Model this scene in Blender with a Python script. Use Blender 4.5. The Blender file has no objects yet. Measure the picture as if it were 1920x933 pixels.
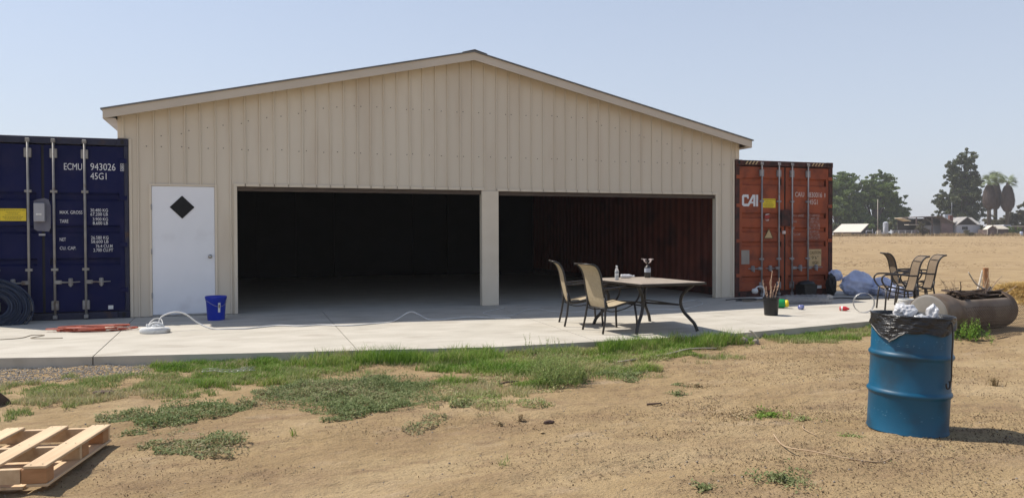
import bpy, bmesh, math, random
import numpy as np
from mathutils import Vector, Matrix
from math import sin, cos, pi, radians
random.seed(7); RNG = np.random.default_rng(11)
S = bpy.context.scene
COL = S.collection

# ------------------------------------------------------------------ camera
YAW, PIT, ROL = 0.33388, -0.01695, -0.00297
CAM = Vector((1.704, -14.069, 1.313))
fw = Vector((sin(YAW)*cos(PIT), cos(YAW)*cos(PIT), sin(PIT)))
rt = Vector((cos(YAW), -sin(YAW), 0)); up = rt.cross(fw)
r2 = cos(ROL)*rt + sin(ROL)*up; u2 = -sin(ROL)*rt + cos(ROL)*up
cd = bpy.data.cameras.new('camera'); cd.sensor_width = 36; cd.lens = 1469/1920*36
cd.clip_start = 0.05; cd.clip_end = 6000
cam = bpy.data.objects.new('camera', cd); COL.objects.link(cam)
M = Matrix((r2, u2, -fw)).transposed().to_4x4(); M.translation = CAM
cam.matrix_world = M; S.camera = cam

# ------------------------------------------------------------------ sky, sun, exposure
SD = Vector((0.50, -0.42, -1.0)).normalized()          # the way the light travels
elev = math.asin(-SD.z); az = math.atan2(-SD.x, -SD.y)  # azimuth from +Y towards +X
w = bpy.data.worlds.new('World'); S.world = w; w.use_nodes = True
nt = w.node_tree; nt.nodes.clear()
sky = nt.nodes.new('ShaderNodeTexSky'); sky.sky_type = 'NISHITA'; sky.sun_disc = False
sky.sun_elevation = elev; sky.sun_rotation = az
sky.altitude = 60; sky.air_density = 1.0; sky.dust_density = 0.8; sky.ozone_density = 2.0
bg = nt.nodes.new('ShaderNodeBackground'); bg.inputs[1].default_value = 0.118
wo = nt.nodes.new('ShaderNodeOutputWorld')
tcw = nt.nodes.new('ShaderNodeTexCoord'); sxyz = nt.nodes.new('ShaderNodeSeparateXYZ'); nt.links.new(tcw.outputs['Generated'], sxyz.inputs[0])
mrw = nt.nodes.new('ShaderNodeMapRange'); mrw.inputs[1].default_value = 0.0; mrw.inputs[2].default_value = 0.88; mrw.inputs[3].default_value = 0.82; mrw.inputs[4].default_value = 0.0
nt.links.new(sxyz.outputs[2], mrw.inputs[0])          # summer dust haze whitens the sky, most of all low down
mxw = nt.nodes.new('ShaderNodeMix'); mxw.data_type = 'RGBA'; nt.links.new(mrw.outputs[0], mxw.inputs[0])
nt.links.new(sky.outputs[0], mxw.inputs[6]); mxw.inputs[7].default_value = (4.25, 4.52, 5.15, 1)
nt.links.new(mxw.outputs[2], bg.inputs[0]); nt.links.new(bg.outputs[0], wo.inputs[0])
sl = bpy.data.lights.new('sun', 'SUN'); sl.energy = 4.3; sl.angle = radians(0.55); sl.color = (1.0, 0.94, 0.85)
so = bpy.data.objects.new('sun', sl); COL.objects.link(so)
so.rotation_euler = SD.to_track_quat('-Z', 'Y').to_euler()
S.view_settings.view_transform = 'Standard'; S.view_settings.look = 'None'
S.view_settings.exposure = 0.38; S.view_settings.gamma = 1.0

# ------------------------------------------------------------------ materials
def srgb(r, g, b):
    f = lambda c: (c/255/12.92) if c/255 <= .04045 else ((c/255+.055)/1.055)**2.4
    return (f(r), f(g), f(b))
def mat(name, c1, c2=None, rough=.8, metal=0, scale=6, detail=4, bump=0, bscale=None, spec=.4,
        c3=None, s3=1.5, t3=(.55, .7), trans=0, alpha=1, stretch=None, rand=0, sheen=0):
    m = bpy.data.materials.new(name); m.use_nodes = True
    n = m.node_tree.nodes; L = m.node_tree.links; b = n['Principled BSDF']
    b.inputs['Roughness'].default_value = rough; b.inputs['Metallic'].default_value = metal
    b.inputs['Specular IOR Level'].default_value = spec
    tc = n.new('ShaderNodeTexCoord'); mp = n.new('ShaderNodeMapping')
    L.new(tc.outputs['Object'], mp.inputs[0])
    if stretch: mp.inputs['Scale'].default_value = stretch
    c2 = c2 or tuple(x*.8 for x in c1)
    nz = n.new('ShaderNodeTexNoise'); nz.inputs['Scale'].default_value = scale; nz.inputs['Detail'].default_value = detail
    L.new(mp.outputs[0], nz.inputs['Vector'])
    cr = n.new('ShaderNodeValToRGB'); e = cr.color_ramp.elements
    e[0].position = .35; e[0].color = (*c2, 1); e[1].position = .68; e[1].color = (*c1, 1)
    L.new(nz.outputs['Fac'], cr.inputs[0]); out = cr.outputs[0]
    if c3:
        n3 = n.new('ShaderNodeTexNoise'); n3.inputs['Scale'].default_value = s3; n3.inputs['Detail'].default_value = 6
        L.new(mp.outputs[0], n3.inputs['Vector'])
        mr = n.new('ShaderNodeMapRange'); mr.inputs[1].default_value = t3[0]; mr.inputs[2].default_value = t3[1]
        L.new(n3.outputs['Fac'], mr.inputs[0])
        mx = n.new('ShaderNodeMix'); mx.data_type = 'RGBA'; L.new(mr.outputs[0], mx.inputs[0])
        L.new(out, mx.inputs[6]); mx.inputs[7].default_value = (*c3, 1); out = mx.outputs[2]
    if rand:
        oi = n.new('ShaderNodeObjectInfo'); hs = n.new('ShaderNodeHueSaturation')
        mr2 = n.new('ShaderNodeMapRange'); mr2.inputs[3].default_value = 1-rand; mr2.inputs[4].default_value = 1+rand
        L.new(oi.outputs['Random'], mr2.inputs[0]); L.new(mr2.outputs[0], hs.inputs['Value']); L.new(out, hs.inputs['Color']); out = hs.outputs[0]
    L.new(out, b.inputs['Base Color'])
    if bump:
        nb = n.new('ShaderNodeTexNoise'); nb.inputs['Scale'].default_value = bscale or scale*6; nb.inputs['Detail'].default_value = 5
        L.new(mp.outputs[0], nb.inputs['Vector'])
        bp = n.new('ShaderNodeBump'); bp.inputs['Strength'].default_value = bump; bp.inputs['Distance'].default_value = .02
        L.new(nb.outputs['Fac'], bp.inputs['Height']); L.new(bp.outputs[0], b.inputs['Normal'])
    if trans: b.inputs['Transmission Weight'].default_value = trans
    if alpha < 1: b.inputs['Alpha'].default_value = alpha
    return m
def plant_mat(name, stops, rough=.7, transl=.3):
    m = bpy.data.materials.new(name); m.use_nodes = True
    n = m.node_tree.nodes; L = m.node_tree.links; b = n['Principled BSDF']; b.inputs['Roughness'].default_value = rough
    b.inputs['Specular IOR Level'].default_value = .25
    at = n.new('ShaderNodeAttribute'); at.attribute_name = 'tint'
    cr = n.new('ShaderNodeValToRGB'); e = cr.color_ramp.elements
    while len(e) < len(stops): e.new(.5)
    for i, (p, c) in enumerate(stops): e[i].position = p; e[i].color = (*c, 1)
    L.new(at.outputs['Fac'], cr.inputs[0]); L.new(cr.outputs[0], b.inputs['Base Color'])
    tr = n.new('ShaderNodeBsdfTranslucent'); L.new(cr.outputs[0], tr.inputs[0])
    ms = n.new('ShaderNodeMixShader'); ms.inputs[0].default_value = transl
    L.new(b.outputs[0], ms.inputs[1]); L.new(tr.outputs[0], ms.inputs[2])
    L.new(ms.outputs[0], n['Material Output'].inputs[0])
    return m

def dirt_material():
    m = bpy.data.materials.new('dirt'); m.use_nodes = True
    n = m.node_tree.nodes; L = m.node_tree.links; b = n['Principled BSDF']; b.inputs['Roughness'].default_value = .95
    b.inputs['Specular IOR Level'].default_value = .1
    tc = n.new('ShaderNodeTexCoord')
    def noise(s, d=5, r=.55, st=None, off=0):
        q = n.new('ShaderNodeTexNoise'); q.inputs['Scale'].default_value = s; q.inputs['Detail'].default_value = d; q.inputs['Roughness'].default_value = r
        mp = n.new('ShaderNodeMapping'); L.new(tc.outputs['Object'], mp.inputs[0]); mp.inputs['Location'].default_value = (off, off, 0)
        if st: mp.inputs['Scale'].default_value = st
        L.new(mp.outputs[0], q.inputs['Vector']); return q.outputs['Fac']
    def ramp(f, stops):
        cr = n.new('ShaderNodeValToRGB'); e = cr.color_ramp.elements
        while len(e) < len(stops): e.new(.5)
        for i, (p, c) in enumerate(stops): e[i].position = p; e[i].color = (*c, 1) if len(c) == 3 else c
        L.new(f, cr.inputs[0]); return cr.outputs[0]
    def mix(f, a, c, mode='MIX'):
        x = n.new('ShaderNodeMix'); x.data_type = 'RGBA'; x.blend_type = mode
        if isinstance(f, float): x.inputs[0].default_value = f
        else: L.new(f, x.inputs[0])
        L.new(a, x.inputs[6])
        if isinstance(c, tuple): x.inputs[7].default_value = (*c, 1)
        else: L.new(c, x.inputs[7])
        return x.outputs[2]
    def mrange(f, a, c, o1=0., o2=1.):
        x = n.new('ShaderNodeMapRange'); x.inputs[1].default_value = a; x.inputs[2].default_value = c
        x.inputs[3].default_value = o1; x.inputs[4].default_value = o2; L.new(f, x.inputs[0]); return x.outputs[0]
    c = ramp(noise(.9, 6), [(.3, (.258, .175, .086)), (.5, (.345, .243, .125)), (.70, (.43, .318, .178))])
    c = mix(mrange(noise(.22, 5, .6, None, 9), .5, .68), c, (.378, .27, .14))
    # redder damp-looking scuffed bands and finer clods
    c = mix(mrange(noise(2.2, 8, .7, (1, 2.4, 1), 3), .50, .66, 0, .6), c, (.19, .12, .07))
    c = mix(mrange(noise(.75, 6, .65, (1, 1.8, 1), 13), .54, .72, 0, .6), c, (.21, .135, .08))
    c = mix(mrange(noise(1.3, 7, .65, (1, 2.2, 1), 17), .58, .74, 0, .6), c, (.47, .36, .245))
    # dark crumbs
    c = mix(mrange(noise(26, 3, .6, (1, 1.6, 1), 5), .63, .69, 0, .55), c, (.10, .062, .037))
    c = mix(mrange(noise(70, 2, .5, None, 1), .35, .75, 0, .3), c, (.41, .31, .21))
    # tilled field: faint long rows
    c = mix(mrange(noise(.8, 6, .65, (.16, 1.1, 1), 21), .52, .70, 0, .5), c, (.26, .175, .10))
    L.new(c, b.inputs['Base Color'])
    h = n.new('ShaderNodeMath'); h.operation = 'ADD'
    h1 = n.new('ShaderNodeMath'); h1.operation = 'MULTIPLY'; L.new(noise(9, 8, .65, (1, 1.5, 1)), h1.inputs[0]); h1.inputs[1].default_value = 1.0
    h2 = n.new('ShaderNodeMath'); h2.operation = 'MULTIPLY'; L.new(noise(55, 4, .6, (1, 1.4, 1), 4), h2.inputs[0]); h2.inputs[1].default_value = .28
    L.new(h1.outputs[0], h.inputs[0]); L.new(h2.outputs[0], h.inputs[1])
    bp = n.new('ShaderNodeBump'); bp.inputs['Strength'].default_value = .9; bp.inputs['Distance'].default_value = .06
    L.new(h.outputs[0], bp.inputs['Height']); L.new(bp.outputs[0], b.inputs['Normal'])
    return m

MT = {}
MT['dirt'] = dirt_material()
MT['concrete'] = mat('concrete', (.50, .46, .39), (.42, .385, .32), .85, scale=1.3, detail=8, bump=.15, bscale=40, c3=(.33, .29, .235), s3=1.6, t3=(.54, .8), stretch=(1, 2.2, 1))
MT['inner_floor'] = mat('inner floor concrete', (.20, .195, .19), (.15, .145, .14), .7, scale=1.0, detail=8)
MT['cream'] = mat('cream painted steel', (.655, .585, .475), (.605, .535, .43), .6, scale=.7, detail=7, c3=(.56, .475, .37), s3=2.2, t3=(.52, .82), stretch=(1, 1, .2), rand=.01, spec=.3)
MT['cream_trim'] = mat('cream trim', (.68, .60, .48), (.64, .56, .44), .6, scale=3)
MT['fascia'] = mat('fascia board', (.58, .51, .42), (.53, .465, .38), .65, scale=5, stretch=(.3, 1, 1))
MT['soffit'] = mat('soffit board', (.52, .41, .28), (.46, .36, .24), .7)
MT['roof'] = mat('grey roof metal', (.20, .20, .20), (.15, .15, .15), .5, metal=.3)
MT['door_white'] = mat('white door paint', (.80, .81, .84), (.75, .765, .79), .45, scale=1.2, c3=(.66, .66, .68), s3=2, t3=(.6, .8))
MT['dark_glass'] = mat('dark glass', (.010, .011, .013), (.007, .007, .008), .15, spec=.18)
MT['shade_black'] = mat('shade black interior', (.008, .008, .008), (.005, .005, .005), .95, scale=2)  # near-black colour put in for the deep shade inside the shed
MT['inner_timber'] = mat('inner timber', (.10, .075, .055), (.07, .05, .04), .9, scale=5, stretch=(1, 1, 6))
MT['steel'] = mat('galvanised steel', (.42, .42, .41), (.30, .29, .28), .45, metal=.55, scale=9, c3=(.25, .17, .11), s3=5, t3=(.66, .76))
MT['knob'] = mat('satin knob', (.5, .48, .44), None, .3, metal=.9)
MT['blue_paint'] = mat('navy container paint', (.006, .009, .060), (.004, .007, .046), .65, spec=.12, scale=1.2, detail=7, c3=(.016, .016, .058), s3=3.5, t3=(.5, .75), bump=.1, bscale=9)
MT['blue_dark'] = mat('dark navy frame', (.020, .022, .05), (.013, .015, .035), .6, c3=(.06, .03, .022), s3=4, t3=(.58, .72))
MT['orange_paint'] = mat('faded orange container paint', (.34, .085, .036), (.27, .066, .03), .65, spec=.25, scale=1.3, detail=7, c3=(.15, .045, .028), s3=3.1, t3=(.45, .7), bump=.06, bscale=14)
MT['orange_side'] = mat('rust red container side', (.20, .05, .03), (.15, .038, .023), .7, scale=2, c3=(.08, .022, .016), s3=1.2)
MT['orange_dark'] = mat('rusted maroon frame', (.10, .03, .022), (.05, .02, .017), .75, scale=6, c3=(.03, .016, .013), s3=5, t3=(.5, .65))
MT['rubber'] = mat('door gasket rubber', (.018, .017, .017), None, .8)
MT['white_print'] = mat('white stencil paint', (.72, .73, .74), (.60, .61, .63), .6, scale=40)
MT['worn_print'] = mat('worn white stencil paint', (.50, .40, .37), (.33, .16, .12), .7, scale=14)
MT['pink_print'] = mat('off white lettering', (.66, .56, .52), (.56, .46, .43), .7, scale=20)
MT['yellow_label'] = mat('yellow label', (.78, .60, .03), (.72, .54, .03), .5, scale=4)
MT['label_ink'] = mat('label ink', (.09, .07, .02), None, .7)
MT['cream_label'] = mat('cream label', (.50, .37, .20), (.45, .32, .16), .6)
MT['grey_plate'] = mat('grey plate', (.30, .27, .23), (.26, .23, .2), .6)
MT['grey_primer'] = mat('grey primer', (.17, .17, .20), (.10, .10, .14), .7, scale=4)
MT['grey_box'] = mat('grey lock box', (.36, .36, .38), (.30, .30, .33), .6)
MT['red_sticker'] = mat('red sticker', (.36, .04, .03), None, .6)
MT['frame_dark'] = mat('dark bronze powder coat', (.030, .024, .021), (.02, .016, .014), .45, spec=.5)
MT['sling'] = mat('taupe sling fabric', (.43, .35, .23), (.36, .29, .19), .85, scale=30, bump=.3, bscale=260, stretch=(1, 1, 1))
MT['sling_shaded'] = mat('shaded brown sling fabric', (.21, .155, .10), (.17, .125, .08), .85, scale=30, bump=.3, bscale=260)  # brown sling with the shade on the chair backs put into its colour
MT['table_top'] = mat('weathered tan table top', (.39, .33, .265), (.29, .24, .19), .55, scale=5, detail=8, c3=(.17, .13, .09), s3=9, t3=(.58, .72))
MT['clear'] = mat('clear plastic', (.85, .88, .9), (.8, .83, .86), .12, trans=.75, spec=.6)
MT['haze_plastic'] = mat('crumpled clear film', (.88, .86, .85), (.70, .69, .69), .22, scale=9, trans=.3, spec=.7, bump=.25, bscale=14)
MT['blue_film'] = mat('bluish plastic bag', (.64, .69, .86), (.50, .56, .76), .35, scale=5, bump=.5, bscale=9, trans=.25)
MT['drum_blue'] = mat('blue drum paint', (.004, .098, .185), (.003, .075, .15), .42, scale=2, detail=7, c3=(.014, .045, .075), s3=3.2, t3=(.48, .68), bump=.12, bscale=5, spec=.45)
MT['drum_scuff'] = mat('drum scuff', (.20, .32, .38), (.02, .15, .26), .6, scale=30)
MT['black_plastic'] = mat('black plastic', (.012, .012, .013), (.009, .009, .01), .4, scale=14, bump=.4, bscale=30)
MT['black_liner'] = mat('black bin liner', (.014, .014, .015), (.010, .010, .011), .33, scale=14, bump=.9, bscale=16, stretch=(1, 1, 3), spec=.55)
MT['liner_sheen'] = mat('silvery torn liner edge', (.30, .29, .27), (.12, .11, .1), .4, scale=20)
MT['bucket_blue'] = mat('royal blue bucket', (.010, .035, .42), (.008, .028, .36), .35)
MT['white_plastic'] = mat('white plastic', (.72, .72, .70), (.62, .62, .60), .4, scale=6, c3=(.4, .37, .32), s3=7)
MT['cord_white'] = mat('white cord', (.70, .69, .66), None, .5)
MT['cord_tan'] = mat('tan cord', (.36, .29, .20), None, .6)
MT['cord_orange'] = mat('orange cord', (.42, .075, .035), (.30, .055, .03), .5)
MT['cord_dark'] = mat('dark cord', (.03, .03, .03), None, .6)
MT['pipe_blue'] = mat('dark blue tubing', (.03, .045, .085), (.02, .03, .06), .4, scale=3)
MT['green_plastic'] = mat('green plastic', (.01, .30, .08), None, .35)
MT['yellow_plastic'] = mat('yellow plastic', (.80, .62, .02), None, .4)
MT['blue_can'] = mat('blue can print', (.03, .06, .42), (.35, .36, .5), .3, scale=25, metal=.3)
MT['red_can'] = mat('red bottle print', (.55, .03, .035), (.45, .02, .03), .35)
MT['pine'] = mat('new pine board', (.64, .47, .29), (.50, .345, .20), .7, scale=3.5, detail=6, stretch=(5, .35, 5), bump=.12, bscale=20, rand=.07, c3=(.40, .24, .12), s3=2.0, t3=(.62, .78))
MT['pine_block'] = mat('pine block end', (.46, .25, .12), (.34, .17, .075), .75, scale=5, detail=5, stretch=(1, 1, 4), rand=.06)
MT['nail'] = mat('nail head', (.12, .11, .1), None, .5, metal=.6)
MT['tank'] = mat('weathered steel tank', (.16, .115, .08), (.10, .066, .042), .7, metal=.15, scale=2.5, c3=(.20, .155, .115), s3=1.8, t3=(.5, .7), bump=.1, bscale=12)
MT['tank_end'] = mat('grey tank end cap', (.24, .225, .20), (.19, .175, .155), .6, scale=5)
MT['rust_wire'] = mat('rusty wire', (.10, .075, .055), None, .7, metal=.3)
MT['bright_wire'] = mat('galvanised wire', (.50, .50, .50), None, .4, metal=.6)
MT['stick'] = mat('dry stick', (.44, .32, .20), (.33, .23, .14), .85, scale=12)
MT['stick_grey'] = mat('grey weathered stick', (.50, .44, .37), (.38, .33, .27), .85, scale=12)
MT['stick_pink'] = mat('pale cane', (.52, .36, .25), (.42, .26, .17), .8, scale=20)
MT['bark'] = mat('bark', (.12, .10, .08), (.07, .055, .045), .9, scale=3)
MT['scrap'] = mat('dark scrap iron', (.13, .085, .06), (.05, .035, .027), .7, metal=.2)
MT['stake'] = mat('orange wood stake', (.44, .21, .09), (.34, .16, .07), .75, scale=6, stretch=(4, 4, .6))
MT['soil'] = mat('potting soil', (.05, .035, .025), (.03, .02, .015), .95, scale=40)
MT['gravel'] = mat('grey gravel', (.33, .295, .25), (.22, .195, .165), .9, scale=22)
MT['stone_b'] = mat('grey tan stone', (.30, .255, .21), (.20, .17, .14), .9, scale=16, rand=.1)
MT['chunk'] = mat('dark wood chunk', (.10, .06, .045), (.06, .035, .025), .8, scale=12)
MT['far_white'] = mat('far white paint', (.50, .50, .54), (.43, .43, .47), .7, scale=.6)
MT['far_roof'] = mat('far grey shingle roof', (.34, .32, .30), (.28, .265, .25), .85, scale=1.0)
MT['far_tan_roof'] = mat('far tan roof', (.50, .45, .37), (.44, .39, .32), .8, scale=1.0)
MT['far_pale_roof'] = mat('far pale roof', (.66, .60, .50), (.60, .54, .45), .7, scale=1.0)
MT['far_brown'] = mat('far brown wall', (.15, .105, .09), (.11, .08, .07), .9, scale=1)
MT['far_mauve'] = mat('far mauve brick', (.22, .155, .15), (.17, .12, .12), .9, scale=1)
MT['far_dark'] = mat('far dark opening', (.04, .032, .03), None, .9)
MT['brick'] = mat('chimney brick', (.17, .07, .05), (.12, .05, .04), .9, scale=3)
MT['silo'] = mat('silo paint', (.42, .44, .48), (.36, .38, .42), .6, scale=1)
MT['palm_skirt'] = mat('dead palm fronds', (.115, .085, .075), (.07, .052, .046), .95, scale=2, stretch=(3, 3, .5))
def lin(*c): return srgb(*c)
MT['lush'] = plant_mat('lush green grass', [(0, (.42, .36, .18)), (.12, (.30, .34, .10)), (.40, (.17, .28, .035)), (1, (.07, .165, .016))])
MT['pale_grass'] = plant_mat('pale dusty grass', [(0, (.42, .36, .20)), (.3, (.26, .31, .10)), (1, (.13, .21, .045))])
MT['creep'] = plant_mat('grey green creeping weed', [(0, (.30, .25, .14)), (.12, (.27, .28, .13)), (.5, (.20, .235, .095)), (1, (.115, .165, .05))])
MT['dryweed'] = plant_mat('dry weed', [(0, (.40, .30, .17)), (.6, (.26, .19, .10)), (1, (.14, .15, .07))], .85, .15)
MT['litter'] = plant_mat('leaf litter', [(0, (.085, .055, .032)), (.7, (.15, .10, .058)), (.9, (.22, .15, .09)), (1, (.14, .16, .06))], .9, .1)
MT['straw'] = plant_mat('straw', [(0, (.58, .42, .17)), (1, (.46, .31, .11))], .8, .25)
MT['tree_green'] = plant_mat('tree leaves', [(0, (.07, .11, .035)), (.5, (.14, .20, .055)), (1, (.24, .30, .085))], .6, .3)
MT['euc_green'] = plant_mat('eucalyptus leaves', [(0, (.07, .085, .05)), (.5, (.12, .14, .07)), (1, (.19, .20, .095))], .6, .25)
MT['olive'] = plant_mat('olive brown foliage', [(0, (.12, .10, .065)), (.6, (.16, .145, .085)), (1, (.17, .19, .075))], .7, .25)
MT['palm_green'] = plant_mat('palm fronds', [(0, (.12, .16, .07)), (1, (.26, .30, .15))], .6, .25)

# ------------------------------------------------------------------ helpers
def setp(o, label=None, cat=None, group=None, kind=None):
    if label: o['label'] = label
    if cat: o['category'] = cat
    if group: o['group'] = group
    if kind: o['kind'] = kind
    return o
def thing(name, label, cat, loc=(0, 0, 0), rot=(0, 0, 0), group=None):
    o = bpy.data.objects.new(name, None); COL.objects.link(o); o.location = loc; o.rotation_euler = rot
    o.empty_display_size = .1
    return setp(o, label, cat, group)
def link(name, me, m=None, parent=None, loc=(0, 0, 0), rot=(0, 0, 0), scale=None):
    if m is not None and not me.materials: me.materials.append(MT[m])
    o = bpy.data.objects.new(name, me); COL.objects.link(o); o.location = loc; o.rotation_euler = rot
    if scale: o.scale = scale
    if parent: o.parent = parent
    return o
def copy_tree(o, loc=None, rotz=None, label=None, parent=None):
    c = o.copy(); COL.objects.link(c); c.parent = parent
    if loc is not None: c.location = loc
    if rotz is not None: c.rotation_euler = (0, 0, rotz)
    if label: c['label'] = label
    for ch in list(o.children): copy_tree(ch, parent=c)
    return c
class MB:
    def __init__(s): s.v = []; s.f = []; s.sm = []
    def add(s, vs, fs, smooth=False):
        k = len(s.v); s.v += [tuple(v) for v in vs]; s.f += [tuple(i+k for i in f) for f in fs]; s.sm += [smooth]*len(fs); return s
    def box(s, x0, y0, z0, x1, y1, z1, mtx=None, ch=0):
        if ch > 0:
            bm = bmesh.new(); bmesh.ops.create_cube(bm, size=1)
            for v in bm.verts: v.co = Vector(((x0+x1)/2+v.co.x*(x1-x0), (y0+y1)/2+v.co.y*(y1-y0), (z0+z1)/2+v.co.z*(z1-z0)))
            bmesh.ops.bevel(bm, geom=bm.edges[:], offset=ch, segments=1, affect='EDGES')
            bm.verts.index_update(); vs = [v.co.copy() for v in bm.verts]; fs = [[v.index for v in f.verts] for f in bm.faces]; bm.free()
        else:
            vs = [Vector((x, y, z)) for z in (z0, z1) for y in (y0, y1) for x in (x0, x1)]
            fs = [(0, 2, 3, 1), (4, 5, 7, 6), (0, 1, 5, 4), (2, 6, 7, 3), (0, 4, 6, 2), (1, 3, 7, 5)]
        if mtx: vs = [mtx @ v for v in vs]
        return s.add(vs, fs)
    def prism(s, poly, y0, y1, axis='y'):
        n = len(poly)
        if axis == 'y': vs = [(a, y0, b) for a, b in poly]+[(a, y1, b) for a, b in poly]
        elif axis == 'x': vs = [(y0, a, b) for a, b in poly]+[(y1, a, b) for a, b in poly]
        else: vs = [(a, b, y0) for a, b in poly]+[(a, b, y1) for a, b in poly]
        fs = [tuple(range(n))[::-1], tuple(range(n, 2*n))]+[(i, (i+1) % n, n+(i+1) % n, n+i) for i in range(n)]
        return s.add(vs, fs)
    def tube(s, pts, r, n=8, r1=None, cap=True, closed=False):
        pts = [Vector(p) for p in pts]; m = len(pts); vs = []; prev = None
        for i, p in enumerate(pts):
            if closed: t = pts[(i+1) % m]-pts[i-1]
            else: t = (pts[min(i+1, m-1)]-pts[max(i-1, 0)])
            t.normalize()
            if prev is None: a = t.orthogonal().normalized()
            else:
                a = prev-t*prev.dot(t)
                a = a.normalized() if a.length > 1e-5 else t.orthogonal().normalized()
            prev = a; b = t.cross(a)
            rr = r if r1 is None else r+(r1-r)*i/(m-1)
            for k in range(n):
                q = 2*pi*k/n; vs.append(p+a*cos(q)*rr+b*sin(q)*rr)
        fs = []
        for i in range(m if closed else m-1):
            j = (i+1) % m
            for k in range(n): fs.append((i*n+k, i*n+(k+1) % n, j*n+(k+1) % n, j*n+k))
        s.add(vs, fs, True)
        if cap and not closed:
            k0 = len(s.v)-m*n
            s.f += [tuple(k0+k for k in range(n))[::-1], tuple(k0+(m-1)*n+k for k in range(n))]; s.sm += [False, False]
        return s
    def lathe(s, prof, n=24, mtx=None, close=True):
        vs = []
        for r, z in prof:
            for k in range(n): vs.append(Vector((r*cos(2*pi*k/n), r*sin(2*pi*k/n), z)))
        if mtx: vs = [mtx @ v for v in vs]
        fs = []
        for i in range(len(prof)-1):
            for k in range(n): fs.append((i*n+k, i*n+(k+1) % n, (i+1)*n+(k+1) % n, (i+1)*n+k))
        s.add(vs, fs, True)
        if close:
            k0 = len(s.v)-len(vs)
            if prof[0][0] > 1e-4: s.f.append(tuple(k0+k for k in range(n))[::-1]); s.sm.append(False)
            if prof[-1][0] > 1e-4: s.f.append(tuple(k0+(len(prof)-1)*n+k for k in range(n))); s.sm.append(False)
        return s
    def me(s, name='m'):
        me = bpy.data.meshes.new(name); me.from_pydata(s.v, [], s.f); me.update()
        me.polygons.foreach_set('use_smooth', s.sm)
        return me
    def build(s, name, m, parent=None, loc=(0, 0, 0), rot=(0, 0, 0), sharp=None):
        me = s.me(name); me.materials.append(MT[m])
        if sharp: me.set_sharp_from_angle(angle=radians(sharp))
        return link(name, me, None, parent, loc, rot)
def spline(pts, n=6):
    P = [Vector(p) for p in pts]; out = []
    for i in range(len(P)-1):
        p0 = P[max(i-1, 0)]; p1 = P[i]; p2 = P[i+1]; p3 = P[min(i+2, len(P)-1)]
        for k in range(n):
            t = k/n; out.append(.5*((2*p1)+(-p0+p2)*t+(2*p0-5*p1+4*p2-p3)*t*t+(-p0+3*p1-3*p2+p3)*t**3))
    return out+[P[-1]]
def rot(a, ax='Z'): return Matrix.Rotation(a, 4, ax)
def T(x, y, z): return Matrix.Translation((x, y, z))
SLOPE = .018
def slz(y): return SLOPE*min(0, y)       # the slab falls gently away from the building

def text_part(body, x, z, wd, ht, y, m, parent, name='lettering', bold=0):
    cu = bpy.data.curves.new('t', 'FONT'); cu.body = body; cu.resolution_u = 3; cu.extrude = .0008; cu.offset = bold
    ob = bpy.data.objects.new('t', cu); COL.objects.link(ob)
    me = bpy.data.meshes.new_from_object(ob.evaluated_get(bpy.context.evaluated_depsgraph_get()))
    COL.objects.unlink(ob); bpy.data.objects.remove(ob)
    n = len(me.vertices); a = np.empty(n*3); me.vertices.foreach_get('co', a); a = a.reshape(-1, 3)
    mn = a[:, :2].min(0); mxx = a[:, :2].max(0)
    u = (a[:, 0]-mn[0])/(mxx[0]-mn[0])*wd; v = (a[:, 1]-mn[1])/(mxx[1]-mn[1])*ht
    b = np.stack([x+u, y-a[:, 2], z+v], 1); me.vertices.foreach_set('co', b.ravel()); me.update()
    me.materials.clear(); me.materials.append(MT[m])
    return link(name, me, None, parent)

# ------------------------------------------------------------------ ground
def vnoise(x, y, seed=0):
    def h(ix, iy):
        n = (ix*374761393+iy*668265263+seed*1442695041) & 0x7fffffff
        n = ((n ^ (n >> 13))*1274126177) & 0x7fffffff
        return ((n ^ (n >> 16)) & 0xffff)/65535.
    ix = np.floor(x).astype(np.int64); iy = np.floor(y).astype(np.int64); fx = x-ix; fy = y-iy
    fx = fx*fx*(3-2*fx); fy = fy*fy*(3-2*fy)
    return (h(ix, iy)*(1-fx)+h(ix+1, iy)*fx)*(1-fy)+(h(ix, iy+1)*(1-fx)+h(ix+1, iy+1)*fx)*fy
def fbm(x, y, o=4, seed=0):
    s = 0; a = .5
    for i in range(o): s = s+a*vnoise(x, y, seed+i*17); x = x*2.03+5.1; y = y*2.03+1.7; a *= .5
    return s
EDGE = [(-8, -3.1), (-2.5, -3.38), (-.9, -3.71), (.11, -3.93), (2.11, -4.28), (4.7, -4.70), (7.89, -4.68), (8.34, -4.62), (11.35, -4.08), (12.6, -3.74), (14.6, -3.3)]
ex = np.array([e[0] for e in EDGE]); ey = np.array([e[1] for e in EDGE])
def slab_edge(x): return np.interp(x, ex, ey)
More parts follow.
